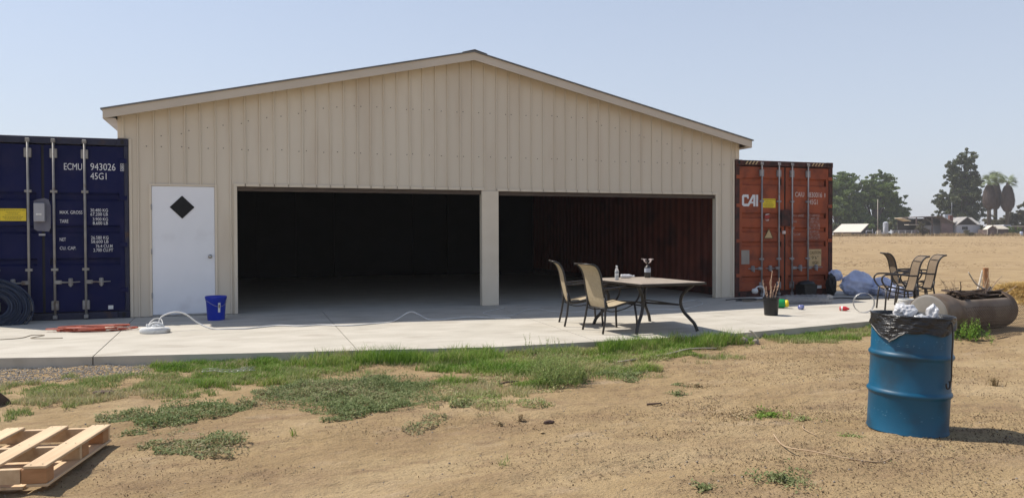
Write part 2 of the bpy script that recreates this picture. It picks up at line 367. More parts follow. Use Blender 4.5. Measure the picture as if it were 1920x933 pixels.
def gz(x, y):
    x = np.asarray(x, float); y = np.asarray(y, float)
    near = np.clip(1-(np.hypot(x-4, y+9)-14)/25, 0.12, 1)
    z = -.185+(fbm(x*.5, y*.5, 3, 3)-.45)*.07*near
    z = z+(fbm(x*1.7, y*2.6, 4, 9)-.47)*.05*near
    z = z+(fbm(x*5, y*8, 4, 21)-.45)*.030*near
    z = z+np.clip(fbm(x*11, y*13, 3, 33)-.55, 0, 1)*.07*near
    # wheel ruts curving across the yard
    for (k, ph) in ((0, 0), (1, 1.45)):
        c = -8.35+.10*(x-2)-.03*(x-3)**2-ph
        d = (y-c)/.13
        z = z-np.exp(-d*d)*.014*near*(x > -3)*(x < 12)+np.exp(-((np.abs(d)-1.5)/.5)**2)*.007*near+np.exp(-d*d)*.006*np.sin(x*60)*near*(np.abs(x-3) < 3)
    inside = (y > slab_edge(x)-.0) & (x > -9) & (x < 14.6) & (y < 13)
    z = np.where(inside, np.minimum(z, -.22), z)
    dist = np.hypot(x-1.7, y+14)
    t = np.clip((dist-45)/110, 0, 1); z = z+1.17*t*t*(3-2*t)
    return z
def axis(lo, f0, f1, hi, step, g=1.09):
    a = list(np.arange(f0, f1, step)); s = step; v = a[-1]
    while v < hi: s *= g; v += s; a.append(v)
    s = step; v = f0; pre = []
    while v > lo: s *= g; v -= s; pre.append(v)
    return np.array(pre[::-1]+a)
gx = axis(-2500, -1.2, 8.5, 2500, .035); gy = axis(-1500, -11.8, -4.2, 2800, .035)
X, Y = np.meshgrid(gx, gy); Z = gz(X, Y)
nx, ny = len(gx), len(gy)
def grid_mesh(name, V, nx, ny):
    me = bpy.data.meshes.new(name); me.vertices.add(nx*ny); me.vertices.foreach_set('co', V.ravel())
    i, j = np.meshgrid(np.arange(nx-1), np.arange(ny-1)); a = (j*nx+i).ravel()
    F = np.stack([a, a+1, a+nx+1, a+nx], 1).astype(np.int32); k = len(F)
    me.loops.add(k*4); me.loops.foreach_set('vertex_index', F.ravel()); me.polygons.add(k)
    me.polygons.foreach_set('loop_start', np.arange(0, k*4, 4, dtype=np.int32)); me.polygons.foreach_set('loop_total', np.full(k, 4, np.int32))
    me.update(calc_edges=True); me.polygons.foreach_set('use_smooth', np.ones(k, bool)); return me
gm = grid_mesh('ground', np.stack([X, Y, Z], -1), nx, ny); gm.materials.append(MT['dirt'])
setp(link('ground', gm), kind='structure')

# concrete slab: three pours with saw joints, front edge wandering
pad = bpy.data.objects.new('pavement', None); COL.objects.link(pad); setp(pad, kind='structure')
JX = [-9, 0.08, 3.05, 6.15, 9.3, 12.3, 15.0]
for a, b in zip(JX[:-1], JX[1:]):
    xs = sorted([a+.006, b-.006]+[e for e in ex if a+.01 < e < b-.01])
    top = [(x, float(slab_edge(x))) for x in xs]
    poly = top+[(xs[-1], -.002), (xs[0], -.002)]
    mb = MB(); n = len(poly)
    vs = [(x, y, slz(y)) for x, y in poly]+[(x, y, -.42) for x, y in poly]
    # rounded nose: an inset ring keeps the edge soft
    fs = [tuple(range(n)), tuple(range(n, 2*n))[::-1]]+[(i, n+i, n+(i+1) % n, (i+1) % n) for i in range(n)]
    mb.add(vs, fs); mb.build('concrete_slab', 'concrete', pad)
MB().box(-9, .0, -.42, 15, 13, -.004).build('inner_floor', 'concrete', pad)
jb = MB()
for a in JX[1:-1]:
    e = float(slab_edge(a)); jb.add([(a-.006, e+.004, slz(e)-.012), (a+.006, e+.004, slz(e)-.012), (a+.006, -.01, -.012), (a-.006, -.01, -.012)], [(0, 1, 2, 3)])
jb.build('joint_filler', 'soil', pad)

# ------------------------------------------------------------------ shipping containers
CL, CW, CH = 12.19, 2.438, 2.896
def corrugated(x, y0, y1, z0, z1, depth, sgn, pitch=.278):
    pr = []; y = y0
    while y < y1-.01:
        for dy, o in ((0, 0), (.07, 0), (.139, 1), (.209, 1)):
            if y+dy <= y1: pr.append((min(y+dy, y1), o))
        y += pitch
    pr.append((y1, 0)); mb = MB()
    vs = [(x-sgn*depth*o, yy, z) for yy, o in pr for z in (z0, z1)]
    fs = [(2*i, 2*i+1, 2*i+3, 2*i+2) for i in range(len(pr)-1)]
    return mb.add(vs, fs)
def door_leaf(x0, x1, z0, z1, troughs, y=-.0, dep=.042):
    # pressed panel: proud field with sunken horizontal troughs, plus plain stiles at both sides
    mb = MB(); prof = [(z0, 0)]
    for a, b in sorted(troughs): prof += [(a-.0, 0), (a+.035, dep), (b-.035, dep), (b, 0)]
    prof.append((z1, 0)); xa, xb = x0+.07, x1-.07
    vs = [(x, y+o, z) for z, o in prof for x in (xa, xb)]
    fs = [(2*i, 2*i+1, 2*i+3, 2*i+2) for i in range(len(prof)-1)]
    mb.add(vs, fs)
    # trough side walls
    for a, b in troughs:
        for xx in (xa, xb):
            mb.add([(xx, y, a), (xx, y+dep, a+.035), (xx, y+dep, b-.035), (xx, y, b)], [(0, 1, 2, 3)])
    mb.box(x0, y-.001, z0, xa, y+.045, z1); mb.box(xb, y-.001, z0, x1, y+.045, z1)
    mb.box(x0, y+.046, z0, x1, y+.06, z1)
    return mb
def container(name, label, x0, cfg):
    t = thing(name, label, 'shipping container', (x0, -.03, 0))
    x1 = CW*cfg.get('w', 1); P, D = cfg['paint'], cfg['dark']
    W = x1
    # side walls, roof, rear, floor
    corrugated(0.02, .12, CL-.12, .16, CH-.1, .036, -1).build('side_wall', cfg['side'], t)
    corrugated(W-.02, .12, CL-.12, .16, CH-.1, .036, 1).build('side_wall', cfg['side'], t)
    MB().box(.05, .12, CH-.05, W-.05, CL-.1, CH-.03).build('roof', 'grey_box', t)
    MB().box(.1, CL-.06, .15, W-.1, CL-.03, CH-.1).build('rear_wall', cfg['side'], t)
    MB().box(.06, .1, .1, W-.06, CL-.1, .15).build('floor', 'far_dark', t)
    mb = MB()
    for xx in (0, W-.06):
        mb.box(xx, .16, .0, xx+.06, CL-.16, .155); mb.box(xx, .16, CH-.1, xx+.06, CL-.16, CH-.012)
    mb.build('side_rail', D, t)
    pw = cfg.get('post', .062)
    for xx in (0, W-pw):
        for yy in (0.002, CL-.13): MB().box(xx, yy, .12, xx+pw, yy+.13, CH-.12, ch=.008).build('corner_post', D, t)
    for xx in (-.004, W-.17):
        for yy in (-.006, CL-.172):
            for zz in (0, CH-.118):
                c = MB(); c.box(xx, yy, zz, xx+.174, yy+.178, zz+.118, ch=.01)
                o = c.build('corner_casting', D, t)
                h = MB(); h.lathe([(.028, 0), (.028, .004)], 12, T(xx+.087, yy-.004, zz+.062) @ rot(pi/2, 'X') @ Matrix.Diagonal((1, 1.4, 1, 1)))
                if yy < 1: h.build('casting_hole', 'rubber', o)
    MB().box(.17, .0, CH-.115, W-.17, .12, CH-.004, ch=.006).build('header', D if cfg.get('dark_header', 1) else P, t)
    MB().box(.17, .0, .0, W-.17, .12, .11, ch=.006).build('sill', D, t)
    # doors
    mid = W/2; dz0, dz1 = .125, CH-.135
    doors = []
    for k, (a, b) in enumerate(((pw+.004, mid-.02), (mid+.02, W-pw-.004))):
        d = door_leaf(a, b, dz0, dz1, cfg['troughs'], .02).build('door', P, t); doors.append(d)
    MB().box(mid-.019, .03, dz0, mid+.019, .055, dz1).build('door_gasket', 'rubber', t)
    for k, d in enumerate(doors):
        for zz in (.42, 1.15, 1.9, 2.5):
            xx = .02 if k == 0 else W-.135
            MB().box(xx, -.004, zz, xx+.115, .018, zz+.075, ch=.006).build('hinge', P, d)
        for rx in cfg['rods'][k]:
            rx -= x0
            MB().tube([(rx, -.018, .03), (rx, -.018, CH-.06)], .0185, 10).build('lock_rod', cfg['rod'], d)
            for zz in (.80, 2.03): MB().box(rx-.048, -.034, zz-.02, rx+.048, .018, zz+.02, ch=.004).build('rod_bracket', cfg['rod'], d)
            for zz in (.16, CH-.34): MB().box(rx-.05, -.030, zz, rx+.05, .018, zz+.145, ch=.006).build('rod_guide', cfg['rod'], d)
            for zz in (.02, CH-.10): MB().box(rx-.03, -.046, zz, rx+.03, -.001, zz+.06, ch=.006).build('cam_keeper', cfg['rod'], d)
            s = -1 if k == 0 else 1
            hz = .60
            hd = MB(); hd.box(*(sorted((rx, rx+s*.10))[0], -.05, hz-.03, sorted((rx, rx+s*.10))[1], -.02, hz+.03), ch=.005)
            hd.tube([(rx+s*.08, -.045, hz), (rx+s*.2, -.05, hz-.004), (rx+s*.36, -.05, hz+.003)], .015, 6, r1=.008)
            ca = sorted((rx+s*.19, rx+s*.25)); hd.box(ca[0], -.04, hz-.06, ca[1], .018, hz+.06, ch=.01)
            hd.box(ca[0]+.02, -.055, hz-.075, ca[1]-.01, -.03, hz+.055, ch=.008)
            hd.build('handle', cfg['rod'], d)
    return t, doors
MT['rod_tan'] = mat('dull tan grey rod paint', (.30, .29, .27), (.22, .205, .19), .5, scale=7, metal=.1, c3=(.16, .11, .08), s3=6, t3=(.62, .74))
MT['rod_grey'] = mat('grey galvanised rod', (.30, .29, .29), (.22, .21, .21), .5, scale=7, metal=.15, c3=(.17, .10, .07), s3=6, t3=(.6, .72))
zt = [(.86, .98), (1.36, 1.50), (1.88, 2.02)]
B, Bd = container('shipping_container', 'navy blue shipping container with white lettering beside the white door, at the left edge', -CW,
    dict(paint='blue_paint', dark='blue_dark', side='blue_dark', troughs=zt, rods=((-1.86, -1.415), (-1.062, -.626)), rod='rod_tan'))
XO = 11.555; WO = 1.035
O, Od = container('shipping_container', 'faded orange shipping container with rusty frame at the right end of the shed', XO,
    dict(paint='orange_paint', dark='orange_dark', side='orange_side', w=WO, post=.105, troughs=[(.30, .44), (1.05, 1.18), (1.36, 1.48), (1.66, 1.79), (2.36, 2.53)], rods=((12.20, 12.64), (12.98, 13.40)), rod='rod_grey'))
# rods of the blue one: mirror handles as in the photograph (second leaf handles point right)
yb = .0185
def lt(d, X0, items, m, y=.016):
    for s, x, z, wd, ht in items: text_part(s, x-X0, z, wd, ht, y, m, d)
lt(Bd[1], -CW, [('ECMU', -.921, 2.375, .255, .106), ('943026', -.547, 2.378, .36, .112), ('8', -.103, 2.391, .03, .086), ('45G1', -.549, 2.232, .23, .106)], 'white_print')
fr = MB(); x = -.112+CW
for a in ((x-.004, 2.375, x+.049, 2.381), (x-.004, 2.487, x+.049, 2.493), (x-.004, 2.381, x+.001, 2.487), (x+.044, 2.381, x+.049, 2.487)): fr.box(a[0], .0145, a[1], a[2], .0175, a[3])
fr.build('check_digit_frame', 'white_print', Bd[1])
def lt(d, X0, items, m, y=.016):
    for s, x, z, wd, ht in items: text_part(s, x-X0, z, wd, ht, y, m, d, bold=.003)
lt(Bd[1], -CW, [('MAX. GROSS', -.987, 1.678, .318, .052), ('30.480 KG', -.554, 1.715, .25, .05), ('67.200 LB', -.555, 1.650, .25, .05), ('TARE', -.988, 1.537, .119, .052),
    ('3.900 KG', -.522, 1.572, .218, .05), ('8.600 LB', -.522, 1.508, .218, .05), ('NET', -.992, 1.249, .086, .052), ('26.580 KG', -.55, 1.277, .25, .05),
    ('58.600 LB', -.55, 1.213, .25, .05), ('CU. CAP.', -.993, 1.111, .229, .052), ('76.4 CU.M', -.483, 1.141, .24, .05), ('2.700 CU.FT', -.518, 1.076, .283, .05)], 'white_print', .012)
def placard(d, x, z, wd, ht, m, y=.012, name='placard'):
    return MB().box(x, y, z, x+wd, y+.006, z+ht).build(name, m, d)
def yellow_label(d, x, z, wd, ht):
    p = placard(d, x, z, wd, ht, 'yellow_label', name='yellow_placard')
    mb = MB(); rows = [(.86, .95), (.70, .55), (.60, .4), (.46, .62), (.34, .8), (.22, .7), (.12, .6)]
    for i, (zz, ww) in enumerate(rows):
        x_ = x+wd*(1-ww)/2
        while x_ < x+wd*(1+ww)/2-.006:
            l = random.uniform(.008, .024)*(1.3 if i == 0 else 1); e = min(x_+l, x+wd*(1+ww)/2)
            mb.box(x_, .010, z+ht*zz-.004, e, .0115, z+ht*zz+(.006 if i == 0 else .003)); x_ = e+.006
    mb.build('fine_print', 'label_ink', p); return p
yellow_label(Bd[0], -1.805+CW, 1.565, .355, .191)
# primer patch and lock box in the middle of the navy doors
pp = MB(); pts = [(-1.352, 1.62), (-1.345, 1.44), (-1.30, 1.41), (-1.14, 1.40), (-1.115, 1.46), (-1.11, 1.80), (-1.14, 1.90), (-1.20, 1.925), (-1.29, 1.905), (-1.345, 1.88)]
pp.prism([(a+CW, b) for a, b in pts], .012, .0165); pp.build('primer_patch', 'grey_primer', B)
MB().box(-1.335+CW, -.06, 1.555, -1.185+CW, .011, 1.845, ch=.008).build('lock_box', 'grey_box', B)
placard(B, -1.30+CW, 1.655, .075, .028, 'white_plastic', -.066, 'lock_box_plate')
placard(B, -1.305+CW, 1.86, .11, .04, 'grey_primer', .004, 'lock_box_flap')
placard(B, -1.28+CW, 1.335, .09, .03, 'grey_box', .006, 'seal_tag')
placard(Bd[1], -.315+CW, .15, .073, .06, 'white_plastic', .012, 'white_sticker')
# orange lettering
q = lambda X: X-XO
ca = MB()
def poly(pts): ca.prism([(q(a), b) for a, b in pts], .0145, .0185)
x0, z0, h = 11.725, 1.919, .248
for pl in ([(0, .03), (.04, 0), (.115, 0), (.15, .055), (.055, .055), (.05, .07), (.05, .18), (.06, .195), (.12, .195), (.135, .16), (.17, .16), (.16, .248), (.03, .248), (0, .215)],
           [(.115, .0), (.17, .0), (.285, .19), (.285, .248), (.265, .248)], [(.285, 0), (.335, 0), (.335, .248), (.285, .248)], [(.205, .06), (.284, .06), (.284, .1), (.23, .1)],
           [(.355, 0), (.402, 0), (.402, .248), (.355, .248)]):
    poly([(x0+a, z0+b) for a, b in pl])
ca.build('lettering', 'white_print', Od[0])
yellow_label(Od[0], q(12.22), 1.895, .35, .19)
placard(Od[0], q(11.709), .695, .2, .297, 'grey_plate')
tr = MB().prism([(q(12.268), 1.235), (q(12.513), 1.235), (q(12.40), 1.455)], .012, .018).build('warning_triangle', 'label_ink', Od[0])
MB().prism([(q(12.292), 1.25), (q(12.489), 1.25), (q(12.40), 1.425)], .008, .0115).build('triangle_face', 'cream_label', tr)
st = MB().lathe([(.06, 0), (.06, .004)], 20, T(q(12.355), .016, 1.70) @ rot(pi/2, 'X') @ Matrix.Diagonal((1.1, .75, 1, 1))).build('round_sticker', 'red_sticker', Od[0])
MB().prism([(q(12.31), 1.735), (q(12.40), 1.75), (q(12.41), 1.765), (q(12.32), 1.755)], .008, .0115).build('sticker_highlight', 'white_print', st)
MB().prism([(q(12.29), 1.655), (q(12.33), 1.605), (q(12.39), 1.61), (q(12.41), 1.65), (q(12.35), 1.64)], .011, .015).build('torn_sticker', 'worn_print', Od[0])
lt(Od[1], XO, [('CAIU', 13.084, 2.136, .235, .106), ('830016', 13.453, 2.129, .345, .11), ('1', 13.865, 2.136, .018, .088), ('45G1', 13.459, 1.976, .22, .106)], 'pink_print')
lt(Od[1], XO, [('MAX. GROSS', 13.01, 1.706, .30, .05), ('32.500 KGS', 13.435, 1.709, .30, .055), ('71.650 LBS', 13.435, 1.639, .28, .055), ('TARE', 13.017, 1.576, .109, .049), ('3.820 KGS', 13.465, 1.569, .27, .055),
    ('8.440 LBS', 13.486, 1.499, .255, .055), ('NET', 13.017, 1.437, .069, .05), ('28.670 KGS', 13.436, 1.430, .3, .055), ('63.210 LBS', 13.436, 1.354, .28, .055), ('CU. CAP.', 13.018, 1.298, .208, .05),
    ('76.5 CU.M', 13.467, 1.288, .26, .05), ('2.700 CU.FT', 13.437, 1.218, .31, .055)], 'worn_print', .012)
pl = placard(Od[1], q(13.449), .629, .33, .369, 'cream_label')
for s, x, z, wd, ht in (('CAUTION', 13.47, .888, .29, .07), ('9\'6"', 13.52, .775, .18, .075), ('HIGH', 13.53, .665, .165, .075)): text_part(s, q(x), z, wd, ht, .010, 'label_ink', pl)
placard(Od[1], q(13.66), .137, .13, .065, 'white_plastic')
MB().box(q(12.69), -.035, 1.50, q(12.93), .01, 1.85, ch=.01).build('lock_box', 'orange_dark', O)
MB().box(q(12.73), -.03, 1.33, q(12.81), .012, 1.40, ch=.01).build('seal_latch', 'pink_print', O)
hs = MB()
for sx in (11.79, 13.50):
    for k in range(4): hs.prism([(q(sx+k*.082), 2.808), (q(sx+k*.082+.035), 2.808), (q(sx+k*.082+.085), 2.875), (q(sx+k*.082+.05), 2.875)], -.006, -.002)
hs.build('hazard_stripes', 'cream_label', O)

# ------------------------------------------------------------------ the shed
AP = (5.78, 4.68); EL = (-.33, 3.335); ER = (11.80, 3.285)
def roofz(x): return EL[1]+(AP[1]-EL[1])*(x-EL[0])/(AP[0]-EL[0]) if x < AP[0] else AP[1]+(ER[1]-AP[1])*(x-AP[0])/(ER[0]-AP[0])
WL, WR = -.15, 11.66; FY = .02; BACK = 12.15; OV = -.25
OPN = [(.32, 1.32, 2.17), (1.66, 5.98, 2.16), (6.32, 11.09, 2.15)]
shed = thing('metal_shed', 'cream ribbed metal shed with two wide dark openings between two shipping containers', 'shed', (0, 0, 0))
def bottom(x):
    if x < 0.002 or x > XO-.002: return CH+.004
    for a, b, h in OPN:
        if a-.01 < x < b+.01: return h+.0
    return 0.004
cuts = [0.002, XO-.002, AP[0]]+[v for a, b, _ in OPN for v in (a-.01, b+.01)]
SEAM0 = .85-.945; seams = [WL]+[SEAM0+.032+.945*k for k in range(1, 13)]+[WR]
ribs = [SEAM0+.945/4*k for k in range(0, 52)]
for a, b in zip(seams[:-1], seams[1:]):
    pr = {a+.0004: 0., b-.0004: 0.}
    for r in ribs:
        if a-.03 < r < b+.03:
            for d, o in ((-.015, 0), (-.008, -.026), (.008, -.026), (.015, 0)):
                if a+.0004 < r+d < b-.0004: pr[r+d] = o
    xs = sorted(pr); xx = sorted(set(xs+[c for c in cuts if a < c < b]))
    f = lambda x: float(np.interp(x, xs, [pr[k] for k in xs]))
    mb = MB()
    for x0_, x1_ in zip(xx[:-1], xx[1:]):
        zb = bottom((x0_+x1_)/2)
        mb.add([(x0_, FY+f(x0_), zb), (x1_, FY+f(x1_), zb), (x1_, FY+f(x1_), roofz(x1_)-.035), (x0_, FY+f(x0_), roofz(x0_)-.035)], [(0, 1, 2, 3)])
    mb.build('siding_panel', 'cream', shed)
# sheathing behind, split round the openings
xs = [WL+.01, .004, .31, 1.33, 1.65, 5.99, AP[0], 6.31, 11.10, XO-.004, WR-.01]; xs = sorted(xs)
mb = MB()
for a, b in zip(xs[:-1], xs[1:]):
    zb = bottom((a+b)/2)+(.002 if (a+b)/2 < 0 or (a+b)/2 > XO else .0)
    mb.prism([(a, zb), (b, zb), (b, roofz(b)-.04), (a, roofz(a)-.04)], FY+.012, FY+.10)
mb.build('wall_frame', 'inner_timber', shed)
sc = MB()
for i, r in enumerate(ribs[:-1]):
    c = r+.12; k = i % 4
    for zrow in (2.79, min(3.61, roofz(c)-.55)):
        if zrow < 2.95 and zrow != 2.79: continue
        pos = [c] if k in (1, 2) else ([r+.06] if k == 0 else [r+.18])
        for px in pos:
            if WL+.1 < px < WR-.1: sc.lathe([(.009, 0), (.009, .006), (.005, .009)], 6, T(px+random.uniform(-.008, .008), FY-.001, zrow+random.uniform(-.012, .012)) @ rot(pi/2, 'X'))
setp(sc.build('screw_heads', 'nail', shed), kind='stuff')
# trims
def trim(x0, y0, z0, x1, y1, z1, name='trim', m='cream_trim', par=shed, ch=.004): return MB().box(x0, y0, z0, x1, y1, z1, ch=ch).build(name, m, par)
trim(5.985, -.012, .003, 6.315, .13, 2.149, 'centre_post')
for a, b, h in OPN[1:]:
    trim(a-.055, -.006, h, b+.055, .012, h+.05, 'head_trim')
    trim(a-.055, -.008, .003, a+.0, .125, h-.002, 'jamb_trim') if a < 5 else None
    if b > 10: trim(b, -.008, .003, b+.055, .125, h-.002, 'jamb_trim')
    trim(a+.002, .03, h-.075, b-.002, .11, h-.004, 'door_header', 'inner_timber')
for cx in (.0, 11.50): trim(cx+.003, -.004, .004, cx+.05, .018, 2.9, 'corner_trim')
trim(WL-.004, -.004, CH+.006, WL+.09, .05, roofz(WL)-.05, 'corner_trim'); trim(WR-.09, -.004, CH+.006, WR+.004, .05, roofz(WR)-.05, 'corner_trim')
# rake boards, soffit, roof
for (a, b) in ((EL, AP), (AP, ER)):
    n = 2; 
    MB().prism([(a[0], a[1]-.155), (b[0], b[1]-.155), (b[0], b[1]-.012), (a[0], a[1]-.012)], OV, OV+.022).build('rake_board', 'fascia', shed)
    MB().prism([(a[0]+.0, a[1]-.085), (b[0], b[1]-.085), (b[0], b[1]-.07), (a[0], a[1]-.07)], OV+.024, -.0).build('soffit', 'soffit', shed)
    MB().prism([(a[0], a[1]-.155), (b[0], b[1]-.155), (b[0], b[1]-.09), (a[0], a[1]-.09)], -.030, -.006).build('frieze_board', 'soffit', shed) if 0 else None
    s = 1 if a is EL else -1
    oa, ob = (a[0]-.03, a[1]-.0067) if a is EL else (a[0], a[1]), (b[0]+.03, b[1]-.0067) if b is ER else (b[0], b[1])
    MB().prism([(oa[0], oa[1]-.010), (ob[0], ob[1]-.010), (ob[0], ob[1]+.012), (oa[0], oa[1]+.012)], OV-.025, BACK+.2).build('roof', 'roof', shed)
    ca_, cb_ = (WL+.025 if a is EL else a[0]), (WR-.025 if b is ER else b[0]); MB().prism([(ca_, roofz(ca_)-.2), (cb_, roofz(cb_)-.2), (cb_, roofz(cb_)-.16), (ca_, roofz(ca_)-.16)], .13, BACK-.06).build('ceiling', 'shade_black', shed)
rc = MB(); rc.prism([(5.55, roofz(5.55)+.015), (5.78, 4.68+.022), (6.02, roofz(6.02)+.015), (6.02, roofz(6.02)+.022), (5.78, 4.68+.034), (5.55, roofz(5.55)+.022)], OV-.035, BACK+.2); rc.build('ridge_cap', 'roof', shed)
for xw, e in ((WL, EL), (WR, ER)):      # eave soffits, eave fascias and side walls
    a, b = sorted((xw, e[0])); MB().box(a+.002, OV+.024, e[1]-.155, b-.002 if e is EL else b-.02, BACK, e[1]-.14).build('eave_soffit', 'fascia', shed)
    fx = (e[0], e[0]+.018) if e is EL else (e[0]-.018, e[0])
    MB().box(fx[0], OV+.023, e[1]-.158, fx[1], BACK, e[1]-.014).build('eave_board', 'fascia', shed)
    wx = (WL+.0, WL+.02) if e is EL else (WR-.02, WR)
    MB().box(wx[0], .125, CH+.005, wx[1], BACK, e[1]-.157).build('side_wall', 'cream', shed)
MB().prism([(WL+.02, -.3), (WR-.02, -.3), (WR-.02, 3.32), (5.78, 4.66), (WL+.02, 3.32)], BACK-.05, BACK-.002).build('rear_wall', 'shade_black', shed)
# inner studs and a few posts
for px, py in ((7.2, 11.9), (8.4, 11.9), (9.6, 11.9), (4.6, 11.9), (3.4, 11.9), (2.2, 11.9)): MB().box(px, py, .0, px+.09, py+.19, 3.4).build('stud', 'shade_black', shed)
for (x, z, a, b) in ((5.02, 2.27, .10, .10), (8.62, 2.30, .16, .09), (8.95, 2.26, .10, .05), (1.45, 2.7, .05, .2)):
    pass
for zz in (.35, 1.07, 1.80): MB().tube([(.333, -.012, zz-.045), (.333, -.012, zz+.045)], .008, 8).build('hinge', 'steel', shed)
# personnel door
df = thing('x', 'x', 'x'); bpy.data.objects.remove(df)
dr = MB().box(.338, .004, .03, 1.302, .05, 2.145, ch=.005).build('door', 'door_white', shed)
fr = MB(); fr.box(.30, -.008, .012, .336, .10, 2.18, ch=.003); fr.box(1.304, -.008, .012, 1.34, .10, 2.18, ch=.003); fr.box(.3365, -.008, 2.148, 1.3035, .10, 2.18, ch=.003); fr.build('door_frame', 'cream_trim', shed)
MB().box(.338, -.006, .006, 1.302, .08, .028).build('threshold', 'steel', shed)
s = .185; cx, cz = .80, 1.80
MB().prism([(cx-s, cz), (cx, cz-s), (cx+s, cz), (cx, cz+s)], .0005, .0035).build('window_pane', 'dark_glass', dr)
fr2 = MB()
cor = [(cx-s, cz), (cx, cz-s), (cx+s, cz), (cx, cz+s)]
for i in range(4):
    a, b = Vector((*cor[i], 0)), Vector((*cor[(i+1) % 4], 0)); fr2.tube([(a.x, -.001, a.y), (b.x, -.001, b.y)], .005, 4)
fr2.build('window_frame', 'black_plastic', dr)
kb = MB(); kb.lathe([(.034, 0), (.034, .006), (.012, .01), (.012, .03), (.027, .038), (.030, .055), (.02, .066), (.0, .069)], 16, T(1.225, .004, .98) @ rot(pi/2, 'X')); kb.build('handle', 'knob', dr)

# ------------------------------------------------------------------ patio chairs and table
def make_chair(label, sling='sling'):
    t = thing('patio_chair', label, 'chair', group='sling patio chairs')
    W = .238
    back = spline([(-.20, 0, .36), (-.235, 0, .46), (-.27, 0, .62), (-.30, 0, .78), (-.335, 0, .88), (-.39, 0, .95), (-.46, 0, .975)], 4)
    seatp = spline([(.25, 0, .405), (.19, 0, .425), (.05, 0, .40), (-.10, 0, .365), (-.20, 0, .36)], 4)
    def sheet(path, w, name, th=.006, sag=.012):
        mb = MB(); vs = []; n = len(path); K = 4
        for i, p in enumerate(path):
            tv = (path[min(i+1, n-1)]-path[max(i-1, 0)]).normalized(); nn = Vector((0, 1, 0)).cross(tv)
            for s_ in (1, -1):
                for k in range(K+1):
                    y = -w+2*w*k/K; o = -sag*(1-(2*k/K-1)**2)
                    vs.append(p+Vector((0, y, 0))+nn*(s_*th/2+o*(1 if name == 'seat' else .6)))
        fs = []; R_ = 2*(K+1)
        for i in range(n-1):
            for k in range(K):
                fs.append((i*R_+k, i*R_+k+1, (i+1)*R_+k+1, (i+1)*R_+k)); fs.append((i*R_+K+1+k, (i+1)*R_+K+1+k, (i+1)*R_+K+2+k, i*R_+K+2+k))
        fs.append(tuple(range(K+1))+tuple(range(2*K+1, K, -1))); l = (n-1)*R_; fs.append(tuple(l+i for i in list(range(K+1))[::-1]+list(range(K+1, 2*K+2))))
        return mb.add(vs, fs, True).build(name, sling, t, sharp=50)
    bk = sheet(back, W-.012, 'backrest'); sheet(seatp, W-.012, 'seat')
    i = int(len(back)*.66); MB().tube([back[i]+Vector((.004, y, .004)) for y in (-W+.01, 0, W-.01)], .006, 5).build('headrest_seam', 'frame_dark', bk)
    for s_ in (-1, 1):
        y = s_*W; sh = lambda pts: [Vector((p[0], y, p[2] if len(p) > 2 else p[1])) for p in pts]
        MB().tube(sh(seatp)+sh(back)[1:], .016, 8).build('side_rail', 'frame_dark', t)
        MB().tube([(.285, y*1.17, 0), (.27, y*1.14, .2), (.25, y*1.03, .41)], .0155, 8).build('leg', 'frame_dark', t)
        MB().tube([(-.30, y*1.17, 0), (-.26, y*1.14, .18), (-.235, y*1.04, .38), (-.25, y*1.04, .50)], .0155, 8).build('leg', 'frame_dark', t)
        MB().tube(spline([(.25, y*1.05, .41), (.30, y*1.08, .47), (.335, y*1.1, .56), (.30, y*1.1, .63), (.22, y*1.1, .65), (0, y*1.1, .645), (-.16, y*1.08, .63), (-.275, y*1.02, .63)], 4), .015, 8).build('armrest', 'frame_dark', t)
    for x, z in ((.22, .395), (-.21, .345)): MB().tube([(x, -W, z), (x, W, z)], .010, 6).build('cross_bar', 'frame_dark', t)
    cb = MB()
    cb.tube([back[-1]+Vector((0, -W, 0)), back[-1]+Vector((0, W, 0))], .011, 6)
    cb.tube(spline([(.25, -W, .40), (.1, -W*.9, .33), (-.1, -W*.9, .30), (-.235, -W, .33)], 3), .009, 6); cb.tube(spline([(.25, W, .40), (.1, W*.9, .33), (-.1, W*.9, .30), (-.235, W, .33)], 3), .009, 6)
    setp(cb.build('brace_rods', 'frame_dark', t), kind='stuff')
    return t
def place(o, x, y, rz, tilt=0): o.location = (x, y, slz(y)+.001); o.rotation_euler = (0, 0, rz)
chB = make_chair('tan sling patio chair at the near left corner of the table, seen from behind'); place(chB, 6.76, -3.83, radians(6))
chA = copy_tree(chB, label='dark framed patio chair left of the table, nearer the shed, seen almost edge on'); place(chA, 6.66, -3.02, radians(-14))
chC = make_chair('brown patio chair in front of the wire pile, nearest the blue drum, facing the slab', 'sling_shaded'); place(chC, 12.95, -2.96, radians(150))
chD = copy_tree(chC, label='brown patio chair just right of the nearest one by the drum, its back beside it'); place(chD, 13.70, -2.64, radians(150))
chE = copy_tree(chC, label='brown patio chair standing behind the other two by the plastic bags, turned the opposite way'); place(chE, 14.36, -1.83, radians(-30))

